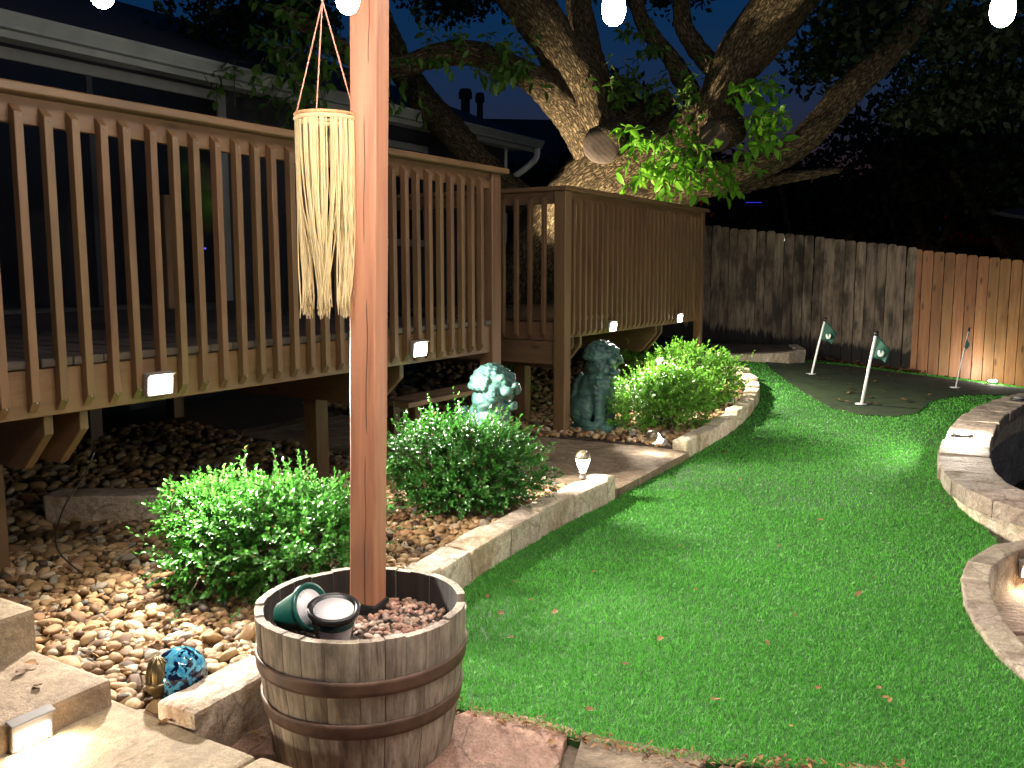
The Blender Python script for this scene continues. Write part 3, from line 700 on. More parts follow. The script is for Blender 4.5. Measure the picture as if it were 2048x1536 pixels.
link('rear_end_post', box(-.075, .04, 3.5, 3.615, 0.0, ztop-.040, .006), d1, M['deck'])
fb = box(-.0675, .0675, -.012, 3.72, zf1-.036, zf1, .004); fb.materials.append(M['floor'])
s = -.09
while s > SL:
    o = link('floor_board', fb, d1); o.location = (s, random.uniform(-.004, .004), random.uniform(-.0015, .0015)); s -= .141
bmm = beam_mesh(.05, 3.6, .655, .904); bmm.materials.append(M['deck_y'])
for ps in (-3.27, -1.10):
    for pt in (.72, 3.2): o = link('support_post', box(-SQ/2, SQ/2, -SQ/2, SQ/2, 0, .90, .005), d1, M['deck']); o.location = (ps, pt, 0)
    for q in (-.079, .079): o = link('beam', bmm, d1); o.location = (ps+q, 0, 0)

C2 = Vector((.44, 7.88, 0))
d2 = empty('timber_landing', C2, UANG, label='small raised brown timber landing with railing in front of the oak', cat='deck')
L2, D2, zf2 = 3.46, 2.3, 1.075
link('cap_rail', box(-.075, L2+.06, -.075, .085, ztop-.038, ztop, .005), d2, M['deck_x'])
link('cap_rail', box(-.075, .085, .087, D2, ztop-.038, ztop-.0005, .005), d2, M['deck_y'])
link('upper_rail', box(SQ/2, L2-.05, .0, .038, ztop-.145, ztop-.039, .003), d2, M['deck_x'])
link('upper_rail', box(-.018, .018, SQ/2, D2, ztop-.145, ztop-.039, .003), d2, M['deck_y'])
link('fascia', box(SQ/2, L2-.05, .0, .038, .89, zf2-.04, .003), d2, M['deck_x'])
link('fascia', box(-.018, .018, SQ/2, D2, .872, zf2-.04, .003), d2, M['deck_y'])
link('skirt_board', box(-.030, .006, SQ/2, D2, .665, .868, .004), d2, M['deck_y'])
link('corner_post', box(-SQ/2, SQ/2, -SQ/2, SQ/2, .02, ztop-.040, .006), d2, M['deck'])
link('post_foot', box(-SQ/2-.004, SQ/2+.004, -SQ/2-.004, SQ/2+.004, .0, .07, .003), d2, M['dgrey'])
link('end_post', box(L2-.05, L2+.03, -.03, .06, .0, ztop-.040, .005), d2, M['deck'])
b2 = baluster_mesh(.905, ztop-.075); b2.materials.append(M['deck'])
s = .155
while s < L2-.08:
    o = link('baluster', b2, d2); o.location = (s, 0, random.uniform(-.005, .005)); s += .1115
b3 = baluster_mesh(.885, ztop-.065); b3.materials.append(M['deck'])
for t in np.arange(.165, D2, .141):
    o = link('baluster', b3, d2); o.location = (-.018, t, random.uniform(-.005, .005)); o.rotation_euler = (0, 0, R(-90))
fb2 = box(-.0675, .0675, -.010, D2, zf2-.036, zf2, .004); fb2.materials.append(M['deck_y'])
s = .13
while s < L2: o = link('floor_board', fb2, d2); o.location = (s, 0, 0); s += .141
bm2 = beam_mesh(.04, D2, .60, .888); bm2.materials.append(M['deck_y'])
for ps in (.36, 2.3):
    o = link('support_post', box(-SQ/2, SQ/2, -SQ/2, SQ/2, 0, .88, .005), d2, M['deck']); o.location = (ps, .62, 0)
    for q in (-.079, .079): o = link('beam', bm2, d2); o.location = (ps+q, 0, 0)

# bench under the end of the deck
be = empty('plank_bench', dk(.50, .82), UANG, label='low wooden plank bench in the gravel beside the lion statue', cat='bench')
for q in (-.09, .06): link('seat_plank', box(-.68, .68, q-.07, q+.068, .46, .50, .004), be, M['bench'])
for q in (-.55, .55):
    for y in (-.12, .09): link('leg', box(q-.04, q+.04, y-.03, y+.03, .06, .458, .003), be, M['deck'])

# ================================================================== HOUSE BEHIND THE DECK
hs_ = empty('house', dk(0, 4.3), UANG, label='dark sided single storey house with white gutter behind the deck', cat='house')
HS0, HS1 = -9.0, 7.0
link('wall', box(HS0, HS1, .02, 3.9, -.2, 3.42, 0), hs_, M['siding'])
for i in range(13):
    z0 = 1.06+i*.18
    if z0 < 3.3: link('siding_board', prism([(.02, z0), (-.012, z0), (-.002, z0+.186), (.02, z0+.186)], 'x', HS0, HS1-.002, bev=0), hs_, M['siding'])
link('corner_trim', box(HS1-.02, HS1+.03, -.03, .1, .9, 3.40, .004), hs_, M['white'])
link('soffit', box(HS0-.2, HS1+.3, -.40, .3, 3.40, 3.44, 0), hs_, M['white'])
link('fascia_board', box(HS0-.2, HS1+.3, -.425, -.40, 3.34, 3.53, .003), hs_, M['gutter'])
gp = [(-.425, 3.40), (-.425, 3.525), (-.545, 3.525), (-.545, 3.495), (-.530, 3.47), (-.505, 3.425), (-.505, 3.40)]
gut = link('gutter', prism(gp, 'x', HS0-.2, HS1+.33, bev=.002), hs_, M['gutter'])
link('roof', prism([(-.50, 3.535), (4.2, 5.35), (4.2, 5.25), (-.50, 3.44)], 'x', HS0-.3, HS1+.32, bev=0), hs_, M['shingle'])
# downspout elbow at the far corner
ds = tube_mesh([(HS1+.22, -.47, 3.40), (HS1+.22, -.46, 3.27), (HS1+.20, -.35, 3.15), (HS1+.13, -.02, 2.93), (HS1+.08, .08, 2.86), (HS1+.06, .10, 2.6), (HS1+.06, .10, .6)], .05, n=10, step=.06)
link('downspout', ds, hs_, M['white'])
def onwall(px, py, t=4.28):
    d = ray(px, py); p = dk(0, t); k = p.dot(V)/d.dot(V); q = d*k; q.z += CAM_H; r = q-dk(0, 4.3); return r.dot(U), q.z
def framed(name, s0, s1, z0, z1, trim, panes, sill=True):
    w = link(name, box(s0, s1, -.055, -.02, z0, z1, .0), hs_, M['glass'])
    for a in ((s0-trim, s1+trim, z1, z1+trim),)+(((s0-trim, s1+trim, z0-trim, z0),) if sill else ())+( (s0-trim, s0, z0, z1), (s1, s1+trim, z0, z1)):
        link('frame', box(a[0], a[1], -.085, -.015, a[2], a[3], .004), w, M['trim'])
    for i in range(1, panes): x = s0+(s1-s0)*i/panes; link('frame', box(x-.03, x+.03, -.075, -.05, z0, z1, .003), w, M['siding'])
sA, zA = onwall(428, 195)
framed('patio_door', sA-4.4, sA, 1.16, zA-.04, .10, 3, False)
sB, zB = onwall(850, 290)
framed('window', sB-2.1, sB-.1, 1.9, zB-.12, .09, 2)
# vent pipes and darker rear roof beyond
nr = empty('neighbour_house', far(960, 538, 24), R(6), label='dark silhouetted house roof with vent pipes against the dusk sky', cat='house')
link('wall', box(-5, 3.6, 0, 6, -2.0, 2.6, 0), nr, M['siding'])
link('roof', prism([(-.5, 2.5), (3.0, 4.35), (6.5, 2.5)], 'x', -5.3, 4.0, bev=0), nr, M['shingle'])
for px, r, h in ((-.20, .13, 5.15), (.22, .09, 5.05)):
    pp = link('vent_pipe', lathe([(0, 3.6), (r, 3.6), (r, h-.3), (r*1.0, h-.28), (r*1.5, h-.26), (r*1.5, h-.1), (r*1.2, h), (0, h)], 14), nr, M['shingle']); pp.location = (px, 2.9, 0)

# ================================================================== BACK FENCE
def picket(w, h, seed):
    r = random.Random(seed); c = .022
    return prism([(-w/2, 0), (w/2, 0), (w/2, h-c), (w/2-c, h), (-w/2+c, h), (-w/2, h-c)], 'y', -.009, .009, bev=.002)
fa = math.atan2(-.22, 1)
def fence(name, label, x0, x1, h, matl, seed, wmin, wmax, gap, jit):
    r = random.Random(seed); root = empty(name, (x0, fence_line(x0), T(x0, fence_line(x0))), fa, label=label, cat='fence')
    x = x0; b0 = root.location.copy()
    meshes = [picket(w, h, i) for i, w in enumerate(np.linspace(wmin, wmax, 4))]
    for m_ in meshes: m_.materials.append(matl)
    while x < x1:
        k = r.randrange(4); w = float(np.linspace(wmin, wmax, 4)[k]); xx = x+w/2*math.cos(fa)
        if x+w*math.cos(fa) > x1+.012: break
        o = link('board', meshes[k], root); y = fence_line(xx)
        loc = Vector((xx, y, T(xx, y)+r.uniform(-jit, jit)))-b0
        o.location = Matrix.Rotation(-fa, 3, 'Z') @ loc + Vector((0, r.uniform(-.004, .004), 0))
        o.rotation_euler = (r.uniform(-.004, .004), r.uniform(-jit*.35, jit*.35), r.uniform(-.02, .02))
        x += (w+gap)*math.cos(fa)
    for zz in (.3, .95, 1.5):
        a = Vector((x0, fence_line(x0), T(x0, fence_line(x0))+zz)); b = Vector((x1, fence_line(x1), T(x1, fence_line(x1))+zz)); rot = Matrix.Rotation(-fa, 3, 'Z')
        bm = bmesh.new(); pa, pb_ = rot @ (a-b0), rot @ (b-b0)
        vs = [bm.verts.new((p.x, p.y+dy, p.z+dz)) for p in (pa, pb_) for dy in (.014, .055) for dz in (-.045, .045)]
        for f in ((0, 1, 3, 2), (4, 6, 7, 5), (0, 4, 5, 1), (2, 3, 7, 6), (0, 2, 6, 4), (1, 5, 7, 3)): bm.faces.new([vs[i] for i in f])
        bmesh.ops.recalc_face_normals(bm, faces=bm.faces[:])
        link('rail', bm_mesh(bm, 'rail'), root, matl)
    return root
xj = 5.93
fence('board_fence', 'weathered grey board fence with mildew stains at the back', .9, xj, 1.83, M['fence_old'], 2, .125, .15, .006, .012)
fence('board_fence', 'newer orange pine board fence with rounded tops and knots', xj-.06, 12.5, 1.80, M['fence_new'], 6, .138, .146, .009, .005)

# ================================================================== RED POST AND BARREL PLANTER
BX, BY = -.476, 2.744
bar = empty('barrel_planter', (BX, BY, 0), R(10), label='half whiskey barrel planter of weathered oak staves with rusty hoops', cat='barrel')
def brad(z): return .280+.050*math.sin(min(1, z/.47)*math.pi/2)
nst = 27; angs = [0.0]; rr = random.Random(8)
ws = [rr.uniform(.7, 1.3) for _ in range(nst)]; tot = sum(ws)
a = 0.0
for w in ws:
    da = 2*math.pi*w/tot; g_ = .0008/.33; Vv = []; zt = .457+rr.uniform(-.005, .004); na = 4; nz = 10; off = rr.uniform(-.0015, .002)
    if abs(a-5.95) < .12: zt -= .02
    for side in (0, 1):
        for i in range(nz+1):
            z = zt*i/nz
            for j in range(na+1):
                an = a+g_+(da-2*g_)*j/na; r = brad(z)+off-(.027 if side else 0)-(.0016 if (j in (0, na) and not side) else 0); Vv.append((r*math.cos(an), r*math.sin(an), z))
    F = []; K = na+1; S = (nz+1)*K
    for i in range(nz):
        for j in range(na):
            p = i*K+j; F.append((p, p+1, p+1+K, p+K)); F.append((S+p, S+p+K, S+p+1+K, S+p+1))
        F.append((i*K, i*K+K, S+i*K+K, S+i*K)); F.append((i*K+na, S+i*K+na, S+i*K+K+na, i*K+K+na))
    for j in range(na): F.append((nz*K+j, nz*K+j+1, S+nz*K+j+1, S+nz*K+j)); F.append((j, S+j, S+j+1, j+1))
    me = bpy.data.meshes.new('stave'); me.from_pydata(Vv, [], F); me.materials.append(M['stave']); me.materials.append(M['char'])
    for pi_, p in enumerate(me.polygons):
        c = p.center; 
        if math.hypot(c.x, c.y) < brad(c.z)-.02: p.material_index = 1
    link('stave', me, bar); a += da
def hoop(z0, z1):
    prof = []
    for q in range(5): z = z0+(z1-z0)*q/4; prof.append((brad(z)+.0075, z))
    prof = [(brad(z0)+.001, z0)]+prof+[(brad(z1)+.001, z1)]
    return lathe(prof, 72)
for z0, z1 in ((.292, .338), (.157, .204)): link('hoop', hoop(z0, z1), bar, M['hoop'])
link('barrel_bottom', lathe([(0, .02), (.26, .02), (.26, .04), (0, .04)], 40), bar, M['char'])

# stone shapes shared by pebbles
def pebble_meshes(n, sub, stops_seed, matl):
    out = []
    for i in range(n):
        bm = bmesh.new(); bmesh.ops.create_icosphere(bm, subdivisions=sub, radius=1.0); o = Vector((stops_seed+i*5.3, i*2.1, 1.7))
        for v in bm.verts:
            d = 1+.26*noise.noise(v.co*.9+o)+.10*noise.noise(v.co*2.1+o); p = v.co*d
            p.x = math.copysign(abs(p.x)**.92, p.x); v.co = p
        out.append(bm_mesh(bm, 'pebble', True))
        if matl: out[-1].materials.append(matl)
    return out
def scatter(meshes_np, items):
    """items: list of (variant, loc, euler, scale3, rnd) -> one joined mesh"""
    by = {}
    for it in items: by.setdefault(it[0], []).append(it)
    Vs, Fs, Rn, off = [], [], [], 0
    for k, its in by.items():
        Vb, Fb = meshes_np[k]; n = len(its)
        mats = np.array([np.array((Matrix.Rotation(e[2], 3, 'Z') @ Matrix.Rotation(e[0], 3, 'X') @ Matrix.Rotation(e[1], 3, 'Y')) @ Matrix.Diagonal(Vector(sc3))) for _, _, e, sc3, _ in its])
        loc = np.array([tuple(i[1]) for i in its])
        W = np.einsum('nij,vj->nvi', mats, Vb)+loc[:, None, :]
        Vs.append(W.reshape(-1, 3)); Fs.append((Fb[None]+(np.arange(n)*len(Vb))[:, None, None]+off).reshape(-1, Fb.shape[1])); off += n*len(Vb)
        Rn.append(np.repeat([i[4] for i in its], len(Vb)))
    return np.concatenate(Vs), np.concatenate(Fs), np.concatenate(Rn)
def mesh_np(me):
    Vb = np.zeros(len(me.vertices)*3); me.vertices.foreach_get('co', Vb); Fb = np.array([list(p.vertices) for p in me.polygons]); return Vb.reshape(-1, 3), Fb

# pink gravel in the barrel
gb = link('barrel_gravel', lathe([(0, .385), (.12, .382), (.27, .36), (.298, .345), (.27, .30), (0, .30)], 40), None, M['soil']); gb.location = (BX, BY, 0)
tag(gb, 'pinkish crushed gravel filling the barrel around the red post', 'gravel')
pm_ = pebble_meshes(6, 2, 40, M['pink_o']); pm1 = pebble_meshes(6, 1, 40, None); pmn = [mesh_np(x) for x in pm1]
items = []; rr = random.Random(31)
for i in range(900):
    r_ = .292*math.sqrt(rr.random()); a = rr.uniform(0, 2*math.pi); x, y = r_*math.cos(a), r_*math.sin(a)
    if abs(x-.0) < .05 and abs(y-.1) < .05: continue
    s_ = rr.uniform(.007, .0135); z = .385-.035*(r_/.29)**2+rr.uniform(-.004, .010)
    items.append((rr.randrange(6), (x, y, z), (rr.uniform(-.6, .6), rr.uniform(-.6, .6), rr.uniform(0, 6.3)), (s_*1.25, s_*.95, s_*.75), rr.random()))
items.sort(key=lambda i: -(i[1][2]*40+i[1][0]*.8-i[1][1]*.5+i[3][0]*30))
for k, it in enumerate(items[:290]):
    o = link('gravel_stone', pm_[it[0]], gb); o.location = it[1]; o.rotation_euler = it[2]; o.scale = it[3]
Vv, F, rn = scatter(pmn, items[290:])
tag(link('gravel_stones', np_mesh('gravel_stones', Vv, F, M['pink_a'], rn, True), gb), kind='stuff')

# red-brown post standing in the barrel
post = empty('red_post', (-.478, 2.865, .36), R(-18), label='tall red-brown stained square post rising from the barrel planter', cat='post')
bm = bmesh.new(); hw = .0445; levels = np.linspace(-.30, 2.9, 60); ring = []
for z in levels:
    ring.append([bm.verts.new((x*hw, y*hw, z)) for x, y in ((-1+.07, -1), (1-.07, -1), (1, -1+.07), (1, 1-.07), (1-.07, 1), (-1+.07, 1), (-1, 1-.07), (-1, -1+.07))])
for i in range(len(levels)-1):
    for j in range(8): bm.faces.new((ring[i][j], ring[i][(j+1) % 8], ring[i+1][(j+1) % 8], ring[i+1][j]))
bm.faces.new(ring[0][::-1]); bm.faces.new(ring[-1])
for v in bm.verts: v.co += Vector((noise.noise(v.co*4), noise.noise(v.co*4+Vector((9, 0, 0))), 0))*.002
link('shaft', bm_mesh(bm, 'shaft'), post, M['post_red'])
post.rotation_euler = (R(.25), R(1.6), R(-18))
link('post_boot', box(-.055, .055, -.055, .055, -.06, .055, .012, 2), post, M['black'])
# drying checks in the timber: narrow dark clefts
for (x0, z0, z1) in ((.012, .0, .55), (.018, .62, 1.05), (.006, 1.22, 1.60), (.02, 1.75, 1.95)):
    P = [(x0+.006*noise.noise(Vector((0, z*7, x0*90))), -hw-.0004, z) for z in np.linspace(z0, z1, 14)]
    link('drying_crack', tube_mesh(P, [.0003]+[.0013]*12+[.0003], n=4, step=.05), post, M['char'])

# nursery pots in the barrel
def pot(name, label, loc, rot, r0, r1, h, body, lidmat, wrap):
    p = link(name, lathe([(0, 0), (r0, 0), (r1, h*.86), (r1+.006, h*.86), (r1+.008, h), (r1-.004, h), (r1-.008, h*.9), (0, h*.9)], 36), None, body); p.location = loc; p.rotation_euler = rot
    lid = link('paper_label', lathe([(0, h*.94), (r1-.010, h*.94), (r1-.010, h*.925), (0, h*.92)], 32), p, lidmat)
    if wrap:
        w = link('side_label', lathe([(r0+(r1-r0)*.15+.0022, h*.14), (r0+(r1-r0)*.86+.0022, h*.78)], 24, a0=R(-125), a1=R(-25)), p, M['label'])
        b_ = link('label_band', lathe([(r0+(r1-r0)*.72+.004, h*.62), (r0+(r1-r0)*.86+.004, h*.78)], 24, a0=R(-125), a1=R(-25)), p, M['teal'])
    return tag(p, label, 'plant pot')
pot('nursery_pot', 'dark green plastic nursery pot tipped on its side in the barrel', (BX-.235, BY-.05, .425), (R(5), R(66), R(-22)), .045, .068, .125, M['teal'], M['label'], False)
pot('nursery_pot', 'black plastic nursery pot with round printed lid standing in the barrel', (BX-.060, BY-.160, .392), (R(12), R(3), R(5)), .048, .070, .118, M['black'], M['label'], True)

# ================================================================== HANGING FRINGE ORNAMENT
HX, HY = -.570, 2.83
hang = empty('fringe_hanging', (HX, HY, 1.965), 0, label='pale cord fringe hanging from a rattan ring beside the red post', cat='wall hanging')
rg = .090
Pn = [(rg*math.cos(a), rg*math.sin(a), 0) for a in np.linspace(0, 2*math.pi, 25)]
link('ring', tube_mesh(Pn, .0055, n=8, step=.012), hang, M['rattan'])
link('wrapped_knots', tube_mesh([(1.0*rg*math.cos(a), 1.0*rg*math.sin(a), -.012) for a in np.linspace(0, 2*math.pi, 25)], .0068, n=6, step=.012), hang, M['rope'])
for k in range(3):
    a = R((180, 3, -95)[k]); link('hanging_cord', tube_mesh([(rg*math.cos(a), rg*math.sin(a), 0), (0, 0, .335)], .0022, n=6, step=.1), hang, M['pinkrope'])
link('hanging_cord', tube_mesh([(0, 0, .335), (.003, 0, .37), (-.002, 0, .42), (0, 0, .62)], .0045, n=6, step=.03), hang, M['pinkrope'])
rr = random.Random(5)
tips = [(-.070, -.02), (-.008, -.04), (.055, -.03), (.082, .01), (-.03, .07), (.04, .07)]
for b, (tx, ty) in enumerate(tips):
    parts = []
    a_c = math.atan2(ty, tx)
    for q in range(30):
        a = a_c+rr.gauss(0, .36); x0, y0 = rg*math.cos(a), rg*math.sin(a); ln = .60+rr.uniform(-.03, .02)
        ex, ey = tx+rr.gauss(0, .010), ty+rr.gauss(0, .010); wob = rr.uniform(-.005, .005)
        loose = rr.random() < .06
        P = [(x0, y0, 0), (x0*1.01, y0*1.01, -.12), (x0*.8+ex*.2+wob*.5, y0*.8+ey*.2, -.28), (x0*.35+ex*.65+wob+(.02 if loose else 0), y0*.35+ey*.65, -ln*.74), (ex+(.012 if loose else 0), ey, -ln*.93), (ex*1.02+rr.uniform(-.004, .004), ey, -ln)]
        v_, f_, _ = tube(P, [.0021]*5+[.0016], n=5, step=.05); parts.append((v_, np.array(f_)))
    Vv, F = join_np(parts)
    me = bpy.data.meshes.new('fringe'); me.from_pydata([tuple(x) for x in Vv], [], [tuple(dict.fromkeys(f)) for f in F.tolist()]); me.shade_smooth()
    tag(link('fringe_strands', me, hang, M['rope']), kind='stuff')

# ================================================================== STRING LIGHTS
bmesh_bulb = lathe([(0, -.062), (.010, -.060), (.020, -.053), (.0268, -.042), (.0300, -.028), (.0300, -.016), (.027, .0), (.021, .016), (.015, .027), (.012, .032), (0, .033)], 20); bmesh_bulb.materials.append(M['bulb'])
sock = lathe([(0, .030), (.014, .030), (.016, .035), (.016, .072), (.008, .080), (0, .080)], 14); sock.materials.append(M['black'])
def string(label, ends, pts, watts, far_gain=1.0):
    o0 = Vector(pts[0]); r = empty('string_lights', o0, 0, label=label, cat='string lights')
    link('cable', tube_mesh([Vector(p)+Vector((0, 0, .078))-o0 for p in [ends[0]]+pts+[ends[1]]], .0045, n=6, step=.08), r, M['black'])
    for p in pts:
        o = link('bulb', bmesh_bulb, r); o.location = Vector(p)-o0; o.scale = (.86,)*3; link('socket', sock, o); lamp(o, 'POINT', (0, 0, -.02), watts*(far_gain if p[0] > 3 else 1.0), BULBC, size=.034)
    return r
string('black cable of glowing clear bulbs strung overhead past the red post', ((-2.4, 2.0, 2.50), (5.6, 1.9, 2.5)),
       [tuple(far(x, y, 2.05)+Vector((0, 0, .053))) for x, y in ((205, 17), (696, 29), (1227, 52), (2003, 54))]+[(2.45, 2.03, 2.14), (3.6, 2.0, 2.2), (4.7, 2.0, 2.3)], W_BULB*1.3, 2.0)  # bulbs past the right edge are unseen, added to light pit wall and lawn
# unseen second cable above the picture, added to light the lawn, path and deck
string('added unseen black cable of glowing bulbs strung from red post to the oak', ((-.45, 2.9, 3.15), (2.75, 10.6, 5.3)),
       [(-.22, 3.2, 3.12), (1.15, 4.0, 3.25), (2.05, 5.6, 3.75)], W_BULB*2.7)

# ================================================================== GARDEN LAMPS
def deck_light(px_s, z, base, label):
    p = base+U*px_s-V*.045+Vector((0, 0, z))
    r = empty('deck_light', p, UANG, label=label, cat='lamp', group='box lights on the deck fascias')
    link('housing', prism([(.0, -.048), (-.022, -.048), (-.030, .036), (-.052, .052), (0, .058)], 'x', -.070, .070, bev=.003), r, M['dgrey'])
    link('lens', prism([(-.024, -.040), (-.029, -.040), (-.0365, .030), (-.030, .030)], 'x', -.058, .058, bev=.001), r, M['lens'])
    lamp(r, 'AREA', (0, -.042, -.004), W_DECK, NEUTRAL, aim=(0, -1, -.35), size=.11, sizey=.06)
    return r
O1z = O1.copy()
deck_light(-2.892, .985, O1z, 'lit box light on the deck fascia above the near shrub')
deck_light(-.983, 1.0, O1z, 'lit box light on the deck fascia near its end post')
deck_light(.89, .955, C2, 'lit box light on landing railing above the lion statue')
deck_light(2.63, .955, C2, 'lit box light on landing railing near its far end post')

def acorn(name, label, loc, lit, tilt=(0, 0), s=1.0):
    r = empty(name, loc, 0, label=label, cat='lamp')
    link('stake', lathe([(0, -.08), (.006*s, -.06), (.010*s, .0), (.022*s, .012), (.016*s, .022), (.012*s, .04), (.020*s, .05), (0, .05)], 14), r, M['bronze'] if not lit else M['dgrey'])
    if lit:
        link('globe', lathe([(0, .035*s), (.012*s, .036*s), (.017*s, .05*s), (.027*s, .075*s), (.033*s, .095*s), (.033*s, .105*s), (0, .106*s)], 18), r, M['lens'])
        link('cap', lathe([(.036*s, .104*s), (.036*s, .112*s), (.030*s, .128*s), (.017*s, .140*s), (0, .145*s)], 18), r, M['brass'])
        lamp(r, 'POINT', (0, 0, .075*s), W_PATH, WARM, size=.040*s)
    else:
        link('cup', lathe([(0, .045), (.022, .048), (.036, .07), (.040, .088), (.0415, .096), (.036, .10), (0, .10)], 20), r, M['bronze'])
        link('nut', lathe([(.035, .098), (.036, .115), (.033, .14), (.024, .162), (.010, .176), (0, .180)], 20), r, M['bronze'])
        for k in range(10):
            a = 2*math.pi*k/10; link('rib', tube_mesh([(.0365*math.cos(a), .0365*math.sin(a), .10), (.0368*math.cos(a), .0368*math.sin(a), .125), (.027*math.cos(a), .027*math.sin(a), .160), (.006*math.cos(a), .006*math.sin(a), .180)], .0034, n=5, step=.02), r, M['bronze'])
    r.rotation_euler = (tilt[0], tilt[1], 0); return r
acorn('path_light', 'small lit acorn globe path light at the near border end', gr(1166, 975, .10)+Vector((0, .03, .045)), True, s=1.35)
acorn('path_light', 'small lit globe path light fallen by the far border end', gr(1330, 893, .10)+Vector((0, 0, .03)), True, (R(35), R(-60)), 1.5)
acorn('garden_finial', 'unlit bronze acorn stake standing beside the blue glass ball', gr(320, 1418, .075), False)

def puck(label, loc, lit, cat='lamp'):
    r = empty('puck_light', loc, 0, label=label, cat=cat)
    link('ring', lathe([(.03, 0), (.075, 0), (.076, .014), (.066, .022), (.058, .020), (.03, .018)], 28), r, M['black'])
    link('dome', lathe([(.058, .018), (.052, .030), (.032, .040), (0, .043)], 24), r, M['lens'] if lit else M['dgrey'])
    if lit: lamp(r, 'POINT', (0, 0, .085), lit*W_PUCK, NEUTRAL, size=.03)
    return r
pz = .208
puck('lit round puck light on the pit wall cap stones', Vector((*gr(1922, 872, .21)[:2], pz))+Vector((.02, .02, 0)), True)
puck('unlit round puck light on the far pit wall caps', Vector((*gr(2038, 800, .21)[:2], pz)), False)
p = far(1986, 756, 12.62); puck('lit round puck light on the turf at the foot of pine fence', Vector((p.x, p.y, T(p.x, p.y)+.02)), .30)

def step_light(label, loc, rz, w=.125, gain=1.0):
    r = empty('step_light', loc, rz, label=label, cat='lamp')
    link('housing', prism([(0, -.045), (-.016, -.045), (-.022, .035), (0, .045)], 'x', -w/2, w/2, bev=.003), r, M['dgrey'])
    link('hood', prism([(0, .046), (-.034, .038), (-.034, .044), (0, .054)], 'x', -w/2-.004, w/2+.004, bev=.002), r, M['dgrey'])
    link('lens', prism([(-.016, -.036), (-.021, -.036), (-.0245, .010), (-.018, .010)], 'x', -w*.40, w*.40, bev=.001), r, M['lens'])
    lamp(r, 'AREA', (0, -.032, -.010), W_STEP*gain, WARM, aim=(0, -1, -.75), size=w*.8, sizey=.045); return r
step_light('lit hooded step light on the lowest stone riser', dk(-4.10, -1.005, .165), UANG)
a_, b_ = edL(.10), edL(.28); d_ = (b_-a_).normalized(); nn = Vector((-d_.y, d_.x, 0)); cc = (a_+b_)/2+nn*.14
step_light('lit hooded step light low on stone edging of sunken patio', Vector((cc.x, cc.y, -.07)), math.atan2(nn.y, nn.x)+R(90), gain=2.2)

# blue indicator behind the railing
bi = link('indicator_light', lathe([(0, -.012), (.010, -.008), (.013, 0), (.010, .008), (0, .012)], 12), None, M['blueled']); bi.location = dk(*((lambda q: (q[0], 4.2))(onwall(410, 497, 4.2))), onwall(410, 497, 4.2)[1]); tag(bi, 'tiny glowing blue indicator light on the dark house wall', 'lamp')

# ================================================================== RIVER PEBBLES
bedroot = empty('pebble_bed', dk(-2.5, -.5, .08), 0, label='bed of rounded tan river pebbles between the deck and the stone border', cat='pebbles')
br0 = bedroot.location.copy()
near_m = pebble_meshes(8, 3, 3, M['peb_o'])
for m_ in near_m: pass
mid_n = [mesh_np(x) for x in pebble_meshes(8, 2, 3, None)]; far_n = [mesh_np(x) for x in pebble_meshes(8, 1, 3, None)]
bush_spots = [(-2.93, -.62, .30), (-1.36, -.62, .32)]
def curb_t(s):
    P = CURB_S if s < .5 else CURB2
    for (a, ta), (b, tb) in zip(P, P[1:]):
        if a <= s <= b: return ta+(tb-ta)*(s-a)/(b-a)+.16
    return None
rr = random.Random(77); items = []
def add_zone(s0, s1, t0, t1, spacing, size, zj, inside):
    s_ = s0
    while s_ < s1:
        t_ = t0
        while t_ < t1:
            s, t = s_+rr.uniform(-.5, .5)*spacing, t_+rr.uniform(-.5, .5)*spacing; t_ += spacing
            if not inside(s, t): continue
            p = dk(s, t); r_ = size*min(1.5, math.exp(rr.gauss(0, .30))); fl = rr.uniform(.5, .72)
            z = bedz(p.x, p.y)+r_*fl*.35+rr.uniform(0, zj)
            items.append((rr.randrange(8), Vector((p.x, p.y, z)), (rr.gauss(0, .28), rr.gauss(0, .28), rr.uniform(0, 6.3)), (r_*rr.uniform(1.05, 1.45), r_*rr.uniform(.8, 1.0), r_*fl), rr.random()))
        s_ += spacing
def in1(s, t):
    c = curb_t(s); 
    if c is None or t < c+.02: return False
    if s < -3.80 and t < 1.6: return False
    if s > -.28 and t < 2.4: return False
    return True
def in2(s, t):
    if s < 1.3: return t > .15 or s > 1.3
    c = curb_t(s); return c is not None and t > c+.02
add_zone(-3.8, -.2, -1.3, .95, .037, .0200, .016, in1)
add_zone(-3.8, -.2, -1.3, .5, .095, .0255, .036, in1)
add_zone(-4.6, -.2, .95, 3.4, .075, .030, .015, in1)
add_zone(1.25, 5.1, -1.0, 1.6, .058, .028, .02, in2)
add_zone(1.2, 5.1, 1.6, 3.2, .10, .034, .02, lambda s, t: True)
def vis_size(it):
    x, y, d = proj(it[1])
    if not (0 < x < 2048 and 0 < y < 1536): return 0
    if 505 < x < 945 and y > 1120: return 0                       # behind the barrel
    if 690 < x < 795: return 0
    if 320 < x < 700 and 960 < y < 1215: return 0                 # behind the near shrub
    if 800 < x < 1120 and 830 < y < 1040: return 0
    if y > 1180+(x*.6 if x < 400 else 0) and x < 220 and y > 1340: return 0
    lift = (it[1].z-bedz(it[1].x, it[1].y))
    return it[3][0]/d*(1.0+10*lift)
items.sort(key=lambda i: -vis_size(i))
for it in items[:295]:
    o = link('pebble', near_m[it[0]], bedroot); o.location = it[1]-br0; o.rotation_euler = it[2]; o.scale = it[3]
rest = items[295:]; nearl = [i for i in rest if i[1].y < 5.6 and vis_size(i) > 0]; ids = set(map(id, nearl)); farl = [i for i in rest if id(i) not in ids]
